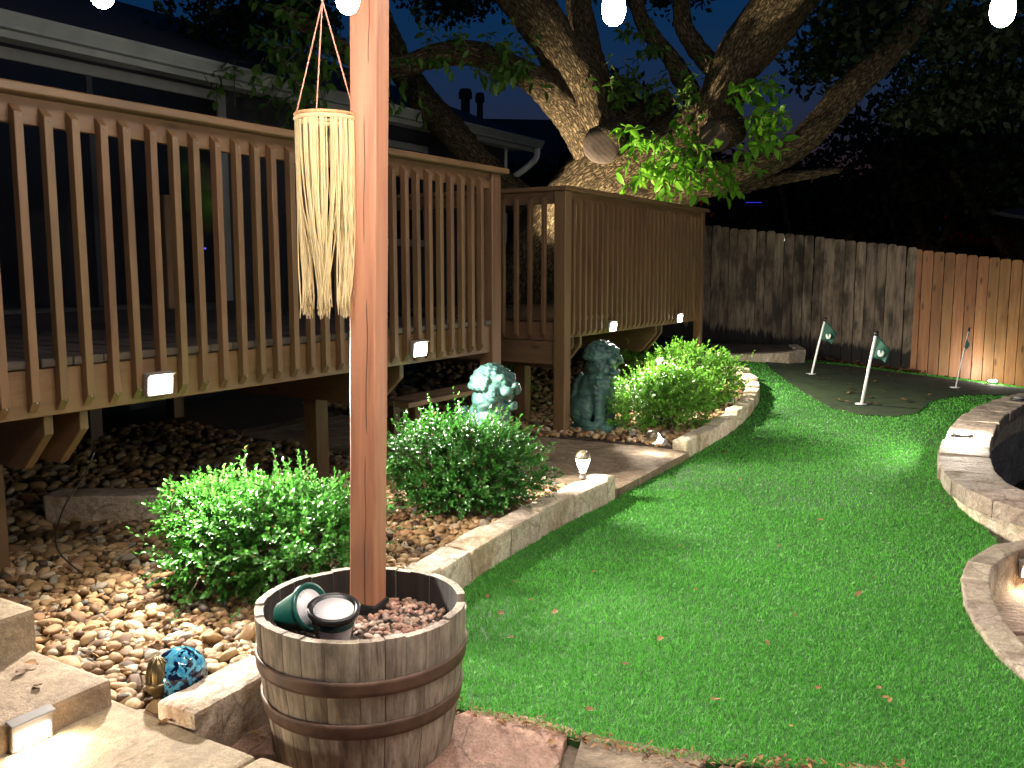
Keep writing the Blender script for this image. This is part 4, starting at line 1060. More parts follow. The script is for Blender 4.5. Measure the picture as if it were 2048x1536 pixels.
Vv, F, rn = scatter(mid_n, nearl); o = tag(link('pebbles', np_mesh('pebbles', Vv, F, M['peb_a'], rn, True), bedroot), kind='stuff'); o.location = -br0
Vv, F, rn = scatter(far_n, farl); o = tag(link('pebbles', np_mesh('pebbles', Vv, F, M['peb_a'], rn, True), bedroot), kind='stuff'); o.location = -br0

# ================================================================== SHRUBS
def leaf_arrays(P, D, Nn, ln, wd, fold=.25, curl=.15):
    """P base, D direction, Nn normal-ish; arrays (n,3); six-vertex folded leaves -> verts (n*6), tris"""
    D = D/np.linalg.norm(D, axis=1, keepdims=True); S = np.cross(D, Nn); S /= np.linalg.norm(S, axis=1, keepdims=True)+1e-9; Nn = np.cross(S, D)
    ln = ln[:, None]; wd = wd[:, None]
    base = P; m1 = P+D*ln*.38; m2 = P+D*ln*.72-Nn*ln*curl*.4; tip = P+D*ln-Nn*ln*curl
    l1 = m1+S*wd*.5+Nn*wd*fold; r1 = m1-S*wd*.5+Nn*wd*fold; l2 = m2+S*wd*.40+Nn*wd*fold*.8; r2 = m2-S*wd*.40+Nn*wd*fold*.8
    Vv = np.stack([base, l1, m1, r1, l2, m2, r2, tip], 1).reshape(-1, 3); n = len(P); i = (np.arange(n)*8)[:, None]
    tri = np.array([[0, 2, 1], [0, 3, 2], [1, 2, 4], [2, 5, 4], [2, 3, 6], [2, 6, 5], [4, 5, 7], [5, 6, 7]])
    F = (i[:, :, None]+tri[None]).reshape(-1, 3); return Vv, F
def shrub(name, label, base, lobes, ntw, leafl, matl, seed, up=.5, per=12, twl=.105, zs=.8):
    """lobes: (cx,cy,cz,rx,ry,rz) relative to base; leaves on twigs through the outer shell"""
    r = np.random.default_rng(seed); root = empty(name, base, 0, label=label, cat='shrub'); lobes = [(l[0], l[1], l[2]*zs, l[3], l[4], l[5]*zs) for l in lobes]
    wts = np.array([l[3]*l[4]+l[3]*l[5] for l in lobes]); wts = wts/wts.sum(); P, D, NN, LN, RD = [], [], [], [], []; tw = []
    for k in range(ntw):
        l = lobes[r.choice(len(lobes), p=wts)]
        d = r.normal(size=3); d /= np.linalg.norm(d)
        if d[2] < -.75: d[2] *= -.6
        rad = .60+.40*r.random()**.6; p = np.array(l[:3])+d*np.array(l[3:6])*rad
        lump = 1+.30*noise.noise(Vector(p*5+seed)); p = np.array(l[:3])+(p-np.array(l[:3]))*lump
        if p[2] < .02: p[2] = .02+r.random()*.04
        dr = d*1.0+np.array([0, 0, up*.6])+r.normal(size=3)*.45; dr /= np.linalg.norm(dr); L_ = twl*(.5+.9*r.random())
        if r.random() < .05: L_ *= 2.1
        tw.append((p, p+dr*L_)); n = per; ph = r.random()*6.3
        a = np.array([.3, .5, .8]); e1 = np.cross(dr, a); e1 /= np.linalg.norm(e1); e2 = np.cross(dr, e1)
        rb = r.random()
        for q in range(n):
            t = (q+.6)/n; an = ph+q*2.4; side = e1*math.cos(an)+e2*math.sin(an)
            P.append(p+dr*L_*t); D.append(side*(.9-.5*t)+dr*(.45+.6*t)+r.normal(size=3)*.15); NN.append(dr*.7+np.array([0, 0, .5])+r.normal(size=3)*.2)
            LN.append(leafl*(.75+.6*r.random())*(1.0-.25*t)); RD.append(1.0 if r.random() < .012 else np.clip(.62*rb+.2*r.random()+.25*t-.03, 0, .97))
    P, D, NN, LN = map(np.array, (P, D, NN, LN)); Vv, F = leaf_arrays(P, D, NN, LN, LN*(.52+.16*r.random(len(LN))))
    tag(link('foliage', np_mesh('foliage', Vv, F, matl, np.repeat(RD, 8), True), root), kind='stuff')
    parts = []
    for i in range(26):
        l = lobes[i % len(lobes)]; d = r.normal(size=3); d[2] = abs(d[2])+.3; d /= np.linalg.norm(d)
        e = np.array(l[:3])+d*np.array(l[3:6])*.8; b = np.array([l[0]*.4+r.normal()*.03, l[1]*.4+r.normal()*.03, 0]); mid = (b+e)/2+r.normal(size=3)*.03
        v_, f_, _ = tube([b, mid, e], [.009, .006, .003], n=5, step=.06); parts.append((v_, np.array(f_)))
    for a, b in tw[::2]:
        v_, f_, _ = tube([a-(b-a)*.6, b], [.0022, .0012], n=3, step=.3); parts.append((v_, np.array(f_)))
    Vv, F = join_np(parts); me = bpy.data.meshes.new('stems'); me.from_pydata([tuple(x) for x in Vv], [], [tuple(dict.fromkeys(f)) for f in F.tolist()])
    tag(link('stems', me, root, M['stem']), kind='stuff'); return root
def bz(v): return Vector((v.x, v.y, bedz(v.x, v.y)))
b1 = bz(dk(-2.70, -.52))
shrub('shrub', 'rounded glossy green shrub spilling over pebbles behind the barrel planter', b1,
      [(-.02, .02, .30, .38, .34, .25), (-.30, .12, .40, .20, .22, .14), (.16, -.10, .27, .30, .26, .22), (-.16, -.12, .20, .22, .22, .17), (.12, .16, .34, .3, .25, .2), (-.10, -.02, .42, .25, .2, .12)], 1600, .028, M['shrub1'], 3)
b2_ = bz(dk(-1.22, -.55))
shrub('shrub', 'dark glossy shrub in front of the lion statue by the border', b2_,
      [(0, .0, .33, .36, .33, .30), (-.20, .03, .40, .24, .24, .20), (.24, .0, .30, .25, .26, .22), (.0, -.08, .20, .34, .28, .17), (.10, .05, .48, .24, .22, .16), (-.12, .02, .54, .14, .14, .12)], 1600, .025, M['shrub2'], 4)
b3_ = bz(dk(2.12, -.44))
shrub('shrub', 'broad yellow-green shrub behind the far curved border', b3_,
      [(-.05, 0, .30, .38, .34, .28), (.15, .06, .36, .30, .32, .27), (-.26, -.06, .22, .24, .26, .20), (.05, -.18, .2, .32, .2, .18), (.0, .1, .46, .24, .26, .14)], 1200, .029, M['shrub3'], 5, per=10, zs=.82)
b4_ = bz(dk(3.30, -.22))
shrub('shrub', 'tall leafy shrub at the end of curved border nearest putting green', b4_,
      [(.05, 0, .38, .36, .40, .34), (.30, .05, .34, .28, .36, .28), (-.05, .1, .46, .30, .34, .26), (.1, -.2, .25, .34, .26, .22)], 1100, .031, M['shrub3'], 6, per=9, zs=.86)
b5_ = bz(dk(2.45, 1.45))
shrub('shrub', 'small sparse seedling shrub growing under the landing', b5_, [(0, 0, .22, .24, .24, .2), (.02, 0, .38, .14, .14, .14)], 130, .05, M['shrub3'], 7, per=8)
b6_ = bz(dk(3.75, .75))
shrub('shrub', 'small upright shrub beside far end post of the landing', b6_, [(0, 0, .3, .2, .2, .28), (.2, .1, .25, .2, .2, .2)], 130, .045, M['shrub3'], 8, per=8)

# ================================================================== LION STATUES
def ell(bm, c, r, rot=(0, 0, 0), sub=3):
    g2 = bmesh.ops.create_icosphere(bm, subdivisions=sub, radius=1.0)
    mt = Matrix.Translation(c) @ Matrix.Rotation(rot[2], 4, 'Z') @ Matrix.Rotation(rot[1], 4, 'Y') @ Matrix.Rotation(rot[0], 4, 'X') @ Matrix.Diagonal((*r, 1))
    bmesh.ops.transform(bm, matrix=mt, verts=g2['verts'])
def limb_(bm, pts):
    for (p, r0), (q, r1) in zip(pts, pts[1:]):
        p, q = Vector(p), Vector(q)
        for k in range(7): t = k/6; ell(bm, p.lerp(q, t), (r0+(r1-r0)*t,)*3, sub=2)
bm = bmesh.new()
ell(bm, (-.10, 0, .17), (.17, .175, .16)); ell(bm, (-.01, 0, .32), (.16, .155, .26), (0, R(14), 0)); ell(bm, (.09, 0, .40), (.15, .155, .19), (0, R(-6), 0))
for sgn in (-1, 1):
    ell(bm, (-.06, sgn*.13, .15), (.15, .07, .13), (0, R(-15), 0)); ell(bm, (.05, sgn*.15, .04), (.11, .05, .04))
    limb_(bm, [((.12, sgn*.085, .42), .078), ((.145, sgn*.088, .24), .066), ((.155, sgn*.088, .06), .060)]); ell(bm, (.20, sgn*.088, .035), (.085, .064, .040))
    for k in (-1, 0, 1): ell(bm, (.272, sgn*.088+k*.034, .030), (.026, .019, .026), sub=2)
    ell(bm, (.10, sgn*.150, .715), (.040, .022, .045), (R(-25*sgn), 0, 0), sub=2)           # ears
    ell(bm, (.235, sgn*.070, .722), (.042, .040, .026), sub=2)                              # brow
    ell(bm, (.262, sgn*.066, .690), (.022, .022, .022), sub=2)                              # eye
    ell(bm, (.275, sgn*.062, .625), (.060, .050, .040), sub=2)                              # muzzle lobes
    ell(bm, (.16, sgn*.125, .600), (.075, .045, .085), sub=2)                               # cheek ruff
ell(bm, (.09, 0, .56), (.16, .16, .13)); ell(bm, (.12, 0, .665), (.165, .150, .120)); ell(bm, (.325, 0, .665), (.030, .042, .026), sub=2)
ell(bm, (.245, 0, .520), (.090, .072, .028), (0, R(8), 0)); ell(bm, (.30, 0, .535), (.030, .050, .022), sub=2); ell(bm, (.20, 0, .475), (.05, .06, .05))
rl = random.Random(4)
for row, (ph, nn_) in enumerate(((.15, 17), (.48, 15), (.80, 12), (1.1, 8), (1.4, 3))):        # rows of mane curls over nape and crown
    for k in range(nn_):
        th = math.pi+(k+.5*(row % 2)-(nn_-1)/2)*(5.0/nn_); d = Vector((math.cos(th)*math.cos(ph), math.sin(th)*math.cos(ph), math.sin(ph)))
        if d.x > .45 and ph < .7: continue
        ell(bm, Vector((.10, 0, .635))+Vector((d.x*.17, d.y*.165, d.z*.150)), (.036, .036, .030), sub=2)
for k in range(11): ell(bm, (.155+.05*math.cos((k-5)*.28), (k-5)*.030, .455-.004*abs(k-5)), (.024, .018, .028), sub=2)   # collar
limb_(bm, [((-.25, 0, .10), .04), ((-.27, 0, .25), .05), ((-.22, .02, .40), .045), ((-.17, .0, .47), .03)])
box_bm(bm, -.29, .31, -.19, .19, -.06, .012)
lion_me = bm_mesh(bm, 'lion', True); lion_me.materials.append(M['statue'])
def lion(label, loc, rz):
    o = link('lion_statue', lion_me); o.location = loc; o.rotation_euler = (0, 0, rz); o.scale = (.80, .95, .98)
    rm = o.modifiers.new('fuse', 'REMESH'); rm.mode = 'VOXEL'; rm.voxel_size = .0085; rm.use_smooth_shade = True
    sm = o.modifiers.new('soften', 'SMOOTH'); sm.iterations = 3; sm.factor = .5
    return tag(o, label, 'statue')
fz = math.atan2(-V.y, -V.x)
lion('green verdigris guardian lion statue half hidden behind the dark shrub', dk(-.42, -.16, .08), fz+R(4))
lion('green verdigris guardian lion statue sitting behind the landing corner post', dk(1.74, .07, .085), fz-R(6))

# ================================================================== SMALL THINGS IN THE BED
ball = link('glass_ball', lathe([(.088*math.cos(a), .088*math.sin(a)) if 0 < i < 24 else (0, .088*math.sin(a)) for i, a in enumerate(np.linspace(-math.pi/2, math.pi/2, 25))], 40), None, M['ball'])
ball.location = gr(360, 1347, .17); tag(ball, 'mottled turquoise and navy glass gazing ball on the pebbles', 'ball')
bird = empty('garden_ornament', b4_+Vector((-.32, -.30, .28)), R(20), label='small glossy black garden ornament poking out of leafy shrub', cat='ornament')
link('body', lathe([(0, 0), (.035, .01), (.055, .06), (.062, .13), (.055, .20), (.04, .235), (.02, .25), (0, .252)], 20), bird, M['black'])
link('cap', lathe([(.045, .225), (.052, .235), (.03, .262), (0, .27)], 20), bird, M['dgrey'])
link('stake', lathe([(0, -.45), (.008, -.45), (.008, .01), (0, .01)], 8), bird, M['black'])
cb = link('cable', tube_mesh([dk(-3.12, .10, .70), dk(-3.16, .12, .60), dk(-3.22, .2, .45), dk(-3.2, .3, .25), dk(-3.1, .25, .10)], .004, n=5, step=.04), None, M['black']); tag(cb, 'thin dark cable hanging from the deck beam to gravel', 'cable')

# ================================================================== GOLF FLAGS
def golf_flag(label, px, py, top_px, top_py, lw, emblem, fdir, furl=False):
    b = gr(px, py); 
    for _ in range(8): b = gr(px, py, T(b.x, b.y)+.016)
    tp = far(top_px, top_py, b.y-.02); r = empty('golf_flag', b, 0, label=label, cat='flag')
    ax = (tp-b); Lg = ax.length; ax.normalize()
    link('pole', tube_mesh([(0, 0, -.05), ax*(Lg*.55), ax*Lg], lw, n=8, step=.2), r, M['white'])
    link('pole_tip', tube_mesh([ax*(Lg-.02), ax*(Lg+.03)], lw*1.5, n=8, step=.2), r, M['black'])
    link('cup_disc', lathe([(0, .0), (.062, .0), (.060, .007), (0, .009)], 24), r, M['white'])
    fh, fw = (.24, .15) if not furl else (.20, .09); Vv = []; nx, ny = 10, 8; side = Vector((fdir[0], fdir[1], 0)).normalized()
    for j in range(ny+1):
        for i in range(nx+1):
            x, y = i/nx, j/ny
            p = ax*(Lg-.01-fh*y)+side*(fw*x*(1-.25*y*0))+Vector((0, 0, -.05*x*x-.10*x*(1-y)))+Vector((-side.y, side.x, 0))*(.022*math.sin(x*7+y*3)*x)
            Vv.append(tuple(p))
    F = [(j*(nx+1)+i, j*(nx+1)+i+1, (j+1)*(nx+1)+i+1, (j+1)*(nx+1)+i) for j in range(ny) for i in range(nx)]
    me = bpy.data.meshes.new('cloth'); me.from_pydata(Vv, [], F); me.shade_smooth(); cl = link('flag_cloth', me, r, M['flagcloth'])
    so = cl.modifiers.new('thick', 'SOLIDIFY'); so.thickness = .002
    if emblem:
        cpos = Vector(Vv[5*(nx+1)+6]); e = link('emblem', lathe([(0, -.002), (.036, -.002), (.036, .002), (0, .002)], 24), cl, M['emblem'])
        toc = (Vector((0, 0, CAM_H))-(b+cpos)).normalized(); nrm = Vector((-side.y, side.x, 0)); nrm = nrm if nrm.dot(toc) > 0 else -nrm
        e.location = cpos+nrm*.024; e.rotation_euler = nrm.to_track_quat('Z', 'Y').to_euler()
    return r
golf_flag('green golf flag on a white pole near the weathered fence', 1622, 748, 1650, 640, .014, True, (.80, -.6))
golf_flag('green golf flag with pale emblem on a thick white pole mid green', 1722, 808, 1752, 668, .016, True, (.80, -.6))
golf_flag('furled green golf flag on a thin pole before the pine fence', 1910, 775, 1938, 660, .008, False, (-.4, -.9), True)

# ================================================================== OAK TREE
tree = empty('oak_tree', far(1040, 640, 11.4), 0, label='old oak with furrowed spreading limbs and leafy shoots behind the landing', cat='tree')
t0 = tree.location.copy()
def bough(name, pts, rad, seed, n=44, furrow=.020, lump=.16, step=.035):
    P = [far(*p)-t0 for p in pts]; return link(name, tube_mesh(P, rad, n=n, step=step, lump=lump, seed=seed, furrow=furrow), tree, M['bark'])
g0 = Vector(t0); 
bough('trunk', [(1000, 690, 11.5), (1040, 600, 11.4), (1090, 480, 11.3), (1170, 380, 11.2), (1260, 320, 11.2), (1350, 285, 11.2), (1430, 230, 11.2)], [.50, .46, .42, .40, .38, .34, .26], 1)
bough('limb', [(1215, 350, 11.15), (1185, 250, 11.0), (1150, 160, 10.9), (1105, 75, 10.7), (1040, -15, 10.5), (960, -130, 10.2)], [.26, .28, .28, .27, .26, .24], 2)
bough('limb', [(1215, 240, 11.5), (1180, 120, 11.6), (1160, 30, 11.7), (1150, -60, 11.8)], [.2, .19, .17, .16], 3, n=28)
bough('limb', [(1180, 300, 11.0), (1135, 225, 10.9), (1085, 175, 10.7), (1020, 135, 10.5), (945, 108, 10.2), (870, 112, 10.0), (800, 135, 9.8), (735, 128, 9.6), (640, 70, 9.3), (560, 20, 9.1)], [.22, .20, .17, .15, .135, .125, .12, .11, .09, .07], 4, n=30)
bough('limb', [(1060, 420, 11.9), (980, 350, 12.0), (925, 290, 12.0), (860, 215, 12.1), (800, 130, 12.1), (760, 40, 12.2), (740, -60, 12.2)], [.22, .21, .20, .20, .19, .17, .15], 5, n=24)
bough('limb', [(1395, 280, 11.0), (1440, 195, 10.8), (1485, 100, 10.7), (1555, 5, 10.5), (1640, -110, 10.2)], [.24, .27, .27, .26, .23], 6)
bough('limb', [(1410, 250, 11.2), (1462, 165, 11.2), (1530, 90, 11.2), (1610, -10, 11.1), (1690, -110, 11.0)], [.2, .2, .2, .19, .17], 7, n=32)
bough('limb', [(1210, 430, 11.3), (1300, 390, 11.2), (1390, 365, 11.1), (1480, 345, 11.0), (1560, 312, 11.0), (1620, 270, 11.0), (1700, 180, 11.1), (1800, 80, 11.2), (1900, -30, 11.3)], [.30, .27, .22, .19, .17, .17, .19, .17, .14], 8, n=32)
bough('limb', [(1480, 372, 11.1), (1570, 356, 11.2), (1680, 340, 11.3)], [.10, .07, .04], 9, n=16)
bough('limb', [(1420, 260, 11.4), (1350, 130, 11.6), (1290, 50, 11.7), (1262, -30, 11.8)], [.14, .12, .10, .09], 10, n=18)
bough('limb', [(1440, 150, 11.3), (1390, 95, 11.4), (1365, 40, 11.4), (1362, -40, 11.4)], [.14, .12, .11, .10], 11, n=18)
bough('limb', [(1130, 420, 11.6), (1180, 330, 11.5), (1260, 250, 11.6), (1340, 200, 11.7)], [.25, .24, .2, .16], 12, n=24)
def sawn(px, py, Y, rpx, aim):
    c = far(px, py, Y)-t0; r_ = rpx/FPX*Y; dirv = Vector(aim).normalized()
    bough('stub', [(px+30, py-14, Y+.5), (px+6, py-3, Y+.1), (px, py, Y+.012)], [r_*1.1, r_*1.03, r_*1.0], px, n=36, furrow=.012)
    k = link('saw_cut', lathe([(0, 0), (r_*.45, .002), (r_*.9, 0), (r_*.97, -.02), (0, -.03)], 36), tree, M['sawn']); k.location = c+dirv*.04; k.rotation_euler = dirv.to_track_quat('Z', 'Y').to_euler()
sawn(1204, 290, 10.30, 38, (-.12, -1, .02)); sawn(1431, 272, 10.30, 32, (-.10, -1, .02))
# leafy shoots on the limbs
def shoots(name, spots, ln, nl, seed, matl, spread=.06):
    r = np.random.default_rng(seed); P, D, NN, LN, RD = [], [], [], [], []; parts = []
    for (px, py, Y, dx, dz, L_) in spots:
        b = np.array(far(px, py, Y)-t0); dr = np.array([dx, -.35+.5*r.random(), dz])+r.normal(size=3)*.18; dr /= np.linalg.norm(dr)
        e = b+dr*L_+np.array([0, 0, -.12*L_]); parts.append(tube([b, (b+e)/2+np.array([0, 0, .06*L_]), e], [.007, .005, .003], n=4, step=.08)[:2])
        a = np.cross(dr, [.2, .9, .1]); a /= np.linalg.norm(a); b2 = np.cross(dr, a)
        for q in range(nl):
            t = .12+.9*q/nl; an = q*2.4+r.random(); sd = a*math.cos(an)+b2*math.sin(an); p = b+(e-b)*t+np.array([0, 0, .06*L_*4*t*(1-t)*.5])
            P.append(p); D.append(sd*.8+dr*.4+np.array([0, 0, -.45])+r.normal(size=3)*.2); NN.append(np.array([0, -.5, .8])+r.normal(size=3)*.4); LN.append(ln*(.55+.65*r.random())); RD.append(r.random())
    P, D, NN, LN = map(np.array, (P, D, NN, LN)); Vv, F = leaf_arrays(P, D, NN, LN, LN*.44, .18, .22)
    tag(link(name, np_mesh(name, Vv, F, matl, np.repeat(RD, 8), True), tree), kind='stuff')
    Vv, F = join_np([(v_, np.array(f_)) for v_, f_ in parts]); me = bpy.data.meshes.new('twigs'); me.from_pydata([tuple(x) for x in Vv], [], [tuple(dict.fromkeys(f)) for f in F.tolist()]); tag(link('twigs', me, tree, M['stem']), kind='stuff')
rr = random.Random(12); sp = []
for k in range(34): sp.append((rr.gauss(1335, 42), rr.gauss(295, 26), 10.35+rr.uniform(-.1, .2), rr.uniform(-.7, .7), rr.uniform(-.8, .3), rr.uniform(.25, .5)))
for k in range(18): sp.append((rr.gauss(1490, 22), rr.gauss(255, 24), 10.35, rr.uniform(.0, .9), rr.uniform(-.5, .5), rr.uniform(.25, .5)))
for k in range(6): sp.append((rr.uniform(1480, 1500), rr.uniform(165, 185), 10.5, .7, rr.uniform(-.5, .6), .4))
for k in range(6): sp.append((rr.uniform(1410, 1450), 320, 10.4, .4, -.7, .4))
shoots('lit_shoot_leaves', sp, .165, 9, 3, M['oaklit'])
sp = []
for k in range(16): sp.append((rr.uniform(1165, 1300), rr.uniform(190, 250), 10.9, rr.uniform(-.4, .4), rr.uniform(.3, 1), rr.uniform(.3, .6)))
for k in range(16): sp.append((rr.uniform(1300, 1440), rr.uniform(180, 240), 10.8, rr.uniform(-.5, .5), rr.uniform(.2, 1), rr.uniform(.3, .6)))
for k in range(26): sp.append((rr.uniform(800, 1060), rr.uniform(95, 160), 9.9, rr.uniform(-.4, .4), rr.uniform(-.4, 1), rr.uniform(.25, .6)))
for k in range(45): sp.append((rr.gauss(600, 80), rr.gauss(105, 45), 9.2+rr.uniform(-.4, .5), rr.uniform(-.7, .7), rr.uniform(-.9, .5), rr.uniform(.25, .5)))
for k in range(8): sp.append((rr.uniform(1260, 1290), rr.uniform(60, 130), 11.3, rr.uniform(-.5, .5), rr.uniform(-.3, .6), .4))
shoots('shoot_leaves', sp, .135, 10, 4, M['oakshade'])
# canopy leaves overhead, seen as dark masses against the sky
def canopy(name, blobs, n, size, seed, parent, origin, matl):
    r = np.random.default_rng(seed); w = np.array([b[3]*b[4]*b[5] for b in blobs])**.66; w /= w.sum(); idx = r.choice(len(blobs), n, p=w); B = np.array([b[:6] for b in blobs])[idx]
    d = r.normal(size=(n, 3)); d /= np.linalg.norm(d, axis=1, keepdims=True); rad = r.random(n)**.5
    lump = np.array([1+.35*noise.noise(Vector(x*2.5)+Vector((i*7.7, 0, 0))) for x, i in zip(d, idx)])
    P = B[:, :3]+d*B[:, 3:]*(rad*lump)[:, None]-np.array(origin)
    D = r.normal(size=(n, 3))+np.array([0, 0, -.3]); NN = r.normal(size=(n, 3)); LN = size*(.6+.8*r.random(n))
    Dn = D/np.linalg.norm(D, axis=1, keepdims=True); S = np.cross(Dn, NN); S /= np.linalg.norm(S, axis=1, keepdims=True)
    a = P; b = P+Dn*LN[:, None]*.5+S*LN[:, None]*.28; c = P+Dn*LN[:, None]; e = P+Dn*LN[:, None]*.5-S*LN[:, None]*.28
    Vv = np.stack([a, b, c, e], 1).reshape(-1, 3); F = np.arange(n*4).reshape(-1, 4)
    return tag(link(name, np_mesh(name, Vv, F, matl, np.repeat(r.random(n), 4)), parent), kind='stuff')
def fb_(px, py, Y, rx, ry, rz): p = far(px, py, Y); return (p.x, p.y, p.z, rx, ry, rz)
blobs = [fb_(1700, 60, 11.2, .7, .9, .5), fb_(1640, 130, 11.6, .45, .6, .35), fb_(1850, 90, 12.0, .9, 1.0, .55), fb_(1990, 160, 12.2, .8, 1, .6), fb_(1880, 200, 12.4, .8, 1, .4), fb_(1750, 20, 12.5, .7, 1, .4), fb_(2100, 60, 12, .8, 1, .8),
         fb_(480, 40, 11, 1.0, 1, .5), fb_(600, 20, 10.5, .6, .8, .4), fb_(900, -10, 12.5, .8, 1, .3), fb_(1960, 40, 11, .8, .8, .4), fb_(1300, -60, 12, 1.5, 1.5, .35)]
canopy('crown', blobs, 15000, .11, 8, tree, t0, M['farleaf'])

# ================================================================== TREES BEYOND THE FENCE
def back_tree(label, px, Y, blobs, n, seed, trunk_h):
    base = far(px, 560, Y); base.z = -.7; r = empty('background_tree', base, 0, label=label, cat='tree', group='dark trees beyond the fence')
    link('trunk', tube_mesh([(0, 0, 0), (.1, .05, trunk_h*.5), (-.1, 0, trunk_h)], [.28, .22, .14], n=14, step=.3, lump=.1), r, M['bark'])
    for k in range(4): a = k*1.7+seed; link('limb', tube_mesh([(0, 0, trunk_h*.6), (math.cos(a)*.8, math.sin(a)*.8, trunk_h*.9), (math.cos(a)*1.7, math.sin(a)*1.7, trunk_h*1.25)], [.12, .09, .04], n=8, step=.3), r, M['bark'])
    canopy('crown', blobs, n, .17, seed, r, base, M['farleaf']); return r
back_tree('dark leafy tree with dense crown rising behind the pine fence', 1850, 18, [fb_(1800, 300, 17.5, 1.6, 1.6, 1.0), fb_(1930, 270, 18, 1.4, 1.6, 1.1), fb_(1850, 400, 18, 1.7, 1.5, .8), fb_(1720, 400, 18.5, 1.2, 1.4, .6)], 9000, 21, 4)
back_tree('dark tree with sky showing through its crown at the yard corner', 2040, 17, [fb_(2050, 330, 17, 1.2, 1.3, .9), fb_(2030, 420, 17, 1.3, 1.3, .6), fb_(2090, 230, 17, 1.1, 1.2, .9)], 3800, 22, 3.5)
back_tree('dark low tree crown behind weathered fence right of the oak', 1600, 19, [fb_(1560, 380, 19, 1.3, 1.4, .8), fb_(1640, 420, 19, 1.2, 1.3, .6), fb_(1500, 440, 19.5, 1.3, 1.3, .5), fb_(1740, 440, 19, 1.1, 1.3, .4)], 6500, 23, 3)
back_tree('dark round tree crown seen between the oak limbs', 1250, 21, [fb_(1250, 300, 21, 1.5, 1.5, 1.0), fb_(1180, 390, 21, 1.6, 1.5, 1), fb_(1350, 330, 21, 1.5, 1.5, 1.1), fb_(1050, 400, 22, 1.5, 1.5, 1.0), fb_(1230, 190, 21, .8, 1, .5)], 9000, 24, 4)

# neighbour's pale gable roof and a lit window beyond the fence
nh = empty('neighbour_house', far(1770, 560, 22), R(-14), label='pale roofed neighbour house with lit window beyond weathered fence', cat='house')
link('wall', box(-5.2, 1.0, 0, 5, -2.4, 1.3, 0), nh, M['siding'])
link('roof', prism([(-5.4, 1.25), (-1.1, 1.95), (1.3, 1.20), (1.3, 1.05), (-5.4, 1.05)], 'y', -.4, 5.2, bev=0), nh, M['siding'])
link('barge_board', prism([(-1.1, 1.98), (1.35, 1.22), (1.35, 1.02), (-1.1, 1.80)], 'y', -.48, -.41, bev=.003), nh, M['white'])
for q in (-2.42, -2.27): w = link('window', box(q-.05, q+.05, -.04, -.01, .95, 1.30, .0), nh, M['farlit'])
bs_ = link('led_strip', box(-.15, .15, -.01, .01, -.004, .004, .001), None, M['blueled']); bs_.location = far(1507, 405, 17.0); tag(bs_, 'thin glowing blue light strip in the dark beyond fence', 'lamp')
# eave of a side roof at the right edge
ev = empty('side_roof', far(2150, 458, 14.6), R(20), label='white eave and gutter end of a neighbour shed above the pine fence', cat='roof')
link('gutter', prism([(0, .0), (0, .17), (-.19, .17), (-.15, .0)], 'x', -.62, 3.2, bev=.003), ev, M['white'])
link('roof_edge', prism([(-.2, .18), (.9, .40), (.9, .34), (0, .172)], 'x', -.66, 3.2, bev=.002), ev, M['shingle'])
link('wall', box(-.0, 3.0, .10, .85, -2.7, .16, .004), ev, M['siding'])
ev.rotation_euler = (0, R(-7), R(20))

# ================================================================== FALLEN LEAVES
def leaf_mesh(seed):
    r = random.Random(seed); n = 6; Vv, F = [], []
    for i in range(n+1):
        t = i/n; w = math.sin(math.pi*min(1, t*1.02))**.8*.30+.01; z = .10*math.sin(t*3+seed)+.05
        for s_ in (-1, 0, 1): Vv.append((t-.5, s_*w*(1+.2*r.uniform(-1, 1)), z+(.12 if s_ else 0)*r.uniform(.4, 1)))
    for i in range(n):
        for j in range(2): p = i*3+j; F.append((p, p+1, p+4, p+3))
    me = np_mesh('leaf', np.array(Vv), np.array(F), M['dry'], np.full(len(Vv), r.random()), True); return me
lms = [leaf_mesh(i) for i in range(10)]; rr = random.Random(44)
pix = [(1030, 1165), (1022, 1172), (975, 1193), (1062, 1200), (1188, 1143), (1210, 1133), (1360, 1095), (1557, 1093), (1590, 1232), (1535, 1287), (1320, 1280), (1020, 1277), (1002, 1228), (1110, 1225), (1748, 1155), (1717, 1190), (1635, 1378), (1585, 1455), (1780, 1402), (1770, 1395), (1757, 1378), (1450, 905), (1555, 852), (1600, 870), (1858, 862), (1845, 850), (1870, 960), (1700, 900), (1480, 960), (1640, 1040), (1390, 1180), (1250, 1330), (1180, 1420), (1430, 1400)]
for k, (px, py) in enumerate(pix):
    p = gr(px, py, .03); o = link('fallen_leaf', lms[k % 10]); o.location = (p.x, p.y, .032+T(p.x, p.y)); s_ = rr.uniform(.022, .046); o.scale = (s_, s_, s_); o.rotation_euler = (rr.uniform(-.3, .3), rr.uniform(-.3, .3), rr.uniform(0, 6.3))
    tag(o, 'curled dry brown leaf lying on the green turf', 'leaf', 'dry leaves on the turf')
for k in range(60):
    px, py = rr.uniform(1560, 2000), rr.uniform(752, 825); p = gr(px, py)
    if not in_poly(np.array([p.x]), np.array([p.y]), green)[0]: continue
    o = link('fallen_leaf', lms[k % 10]); o.location = (p.x, p.y, T(p.x, p.y)+.02); s_ = rr.uniform(.05, .09); o.scale = (s_, s_, s_); o.rotation_euler = (0, 0, rr.uniform(0, 6.3)); tag(o, 'dry pale leaf lying on the dark putting green', 'leaf', 'dry leaves on the putting green')
for k, (px, py, z) in enumerate([(62, 1330, .215), (42, 1345, .215), (75, 1372, .215), (330, 1442, .13), (1105, 1486, .012)]):
    p = gr(px, py, z); o = link('fallen_leaf', lms[k]); o.location = p; o.scale = (.045,)*3; o.rotation_euler = (.1, .1, k*1.3); tag(o, 'dry brown leaf lying on the buff stone paving', 'leaf', 'dry leaves on the paving')
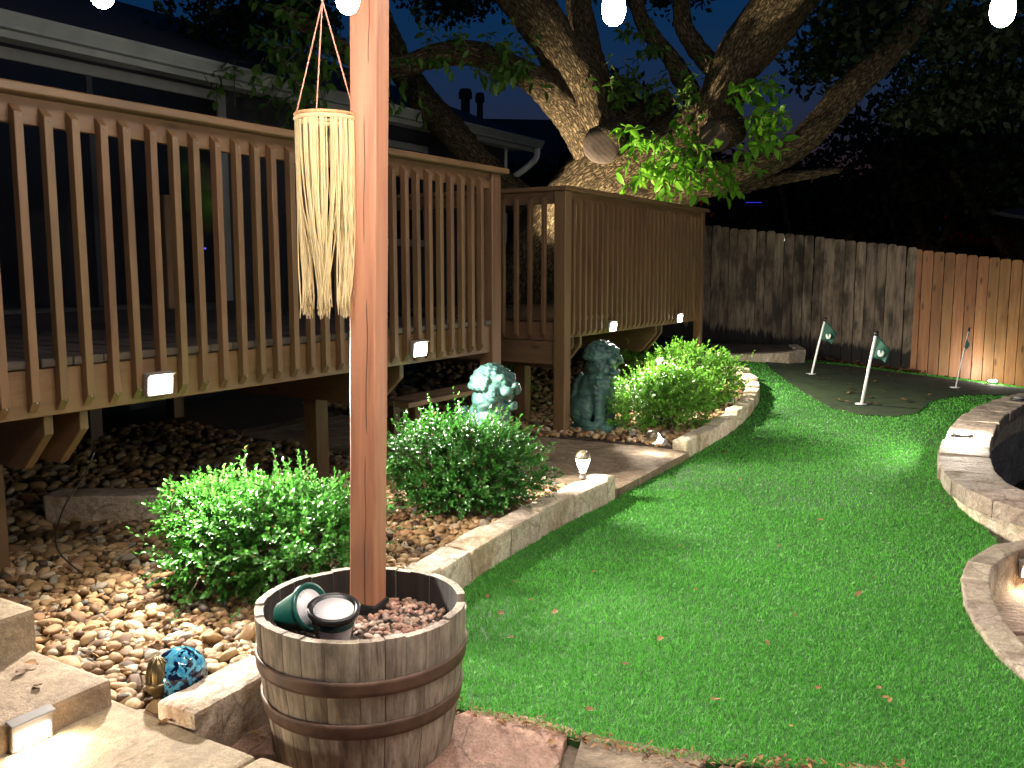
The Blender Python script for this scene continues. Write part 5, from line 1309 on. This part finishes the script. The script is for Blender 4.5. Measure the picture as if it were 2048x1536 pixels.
# leaf and needle litter along the front turf edge, the bed and behind the barrel
P, D, NN, LN = [], [], [], []; r = np.random.default_rng(9)
for k in range(420):
    x = r.uniform(-.2, 1.2); P.append((x, front_y(x)+r.normal(0, .022)-.01, .012+r.random()*.012)); LN.append(.012+.022*r.random())
for k in range(160): q = dk(r.uniform(-3.75, -3.3), r.uniform(-1.75, -1.36)); P.append((q.x, q.y, -.02+r.random()*.03)); LN.append(.03+.03*r.random())
for k in range(1500):
    q = dk(r.uniform(-3.7, -.4), r.uniform(-.95, .3)); P.append((q.x, q.y, bedz(q.x, q.y)+.025+r.random()*.02)); LN.append(.02+.035*r.random())
for k in range(500):
    x = r.uniform(3.9, 6.0); P.append((x, fence_line(x)-.15-abs(r.normal(0, .12)), T(x, 13.4)+.03)); LN.append(.05+.05*r.random())
n = len(P); P = np.array(P); D = r.normal(size=(n, 3))*np.array([1, 1, .25]); NN = np.array([0, 0, 1.0])+r.normal(size=(n, 3))*.35; LN = np.array(LN)
Vv, F = leaf_arrays(P, D, NN, LN, LN*(.15+.3*r.random(n)), .2, .2)
tag(link('leaf_litter', np_mesh('leaf_litter', Vv, F, M['dry'], np.repeat(r.random(n), 8))), 'scattered brown leaf litter along the turf edge and in pebbles', 'leaf litter', kind='stuff')

# unseen spot lamp added on the landing floor to light the oak's limbs
tl = empty('added_uplight', C2+U*1.5+V*1.5+Vector((0, 0, zf2)), UANG, label='added unseen spot lamp on landing floor aimed up at the oak', cat='lamp')
link('base', box(-.05, .05, -.05, .05, 0, .02, .003), tl, M['black']); link('stem', lathe([(0, .02), (.01, .02), (.01, .09), (0, .09)], 10), tl, M['black'])
hd = link('head', lathe([(0, -.05), (.035, -.045), (.045, 0), (.048, .05), (.044, .05), (.040, .035)], 20), tl, M['black']); hd.location = (0, 0, .12)
aimw = (far(1290, 205, 11)-(C2+U*1.5+V*1.5+Vector((0, 0, zf2+.12)))).normalized(); aiml = Matrix.Rotation(-UANG, 3, 'Z') @ aimw
hd.rotation_euler = aiml.to_track_quat('Z', 'Y').to_euler()
ln_ = link('lens', lathe([(0, .036), (.040, .036), (.040, .032), (0, .03)], 20), hd, M['lens'])
lamp(tl, 'SPOT', Vector((0, 0, .12))+aiml*.06, W_TREE, WARM, aim=aiml, size=.04, spot=R(68), blend=.9)
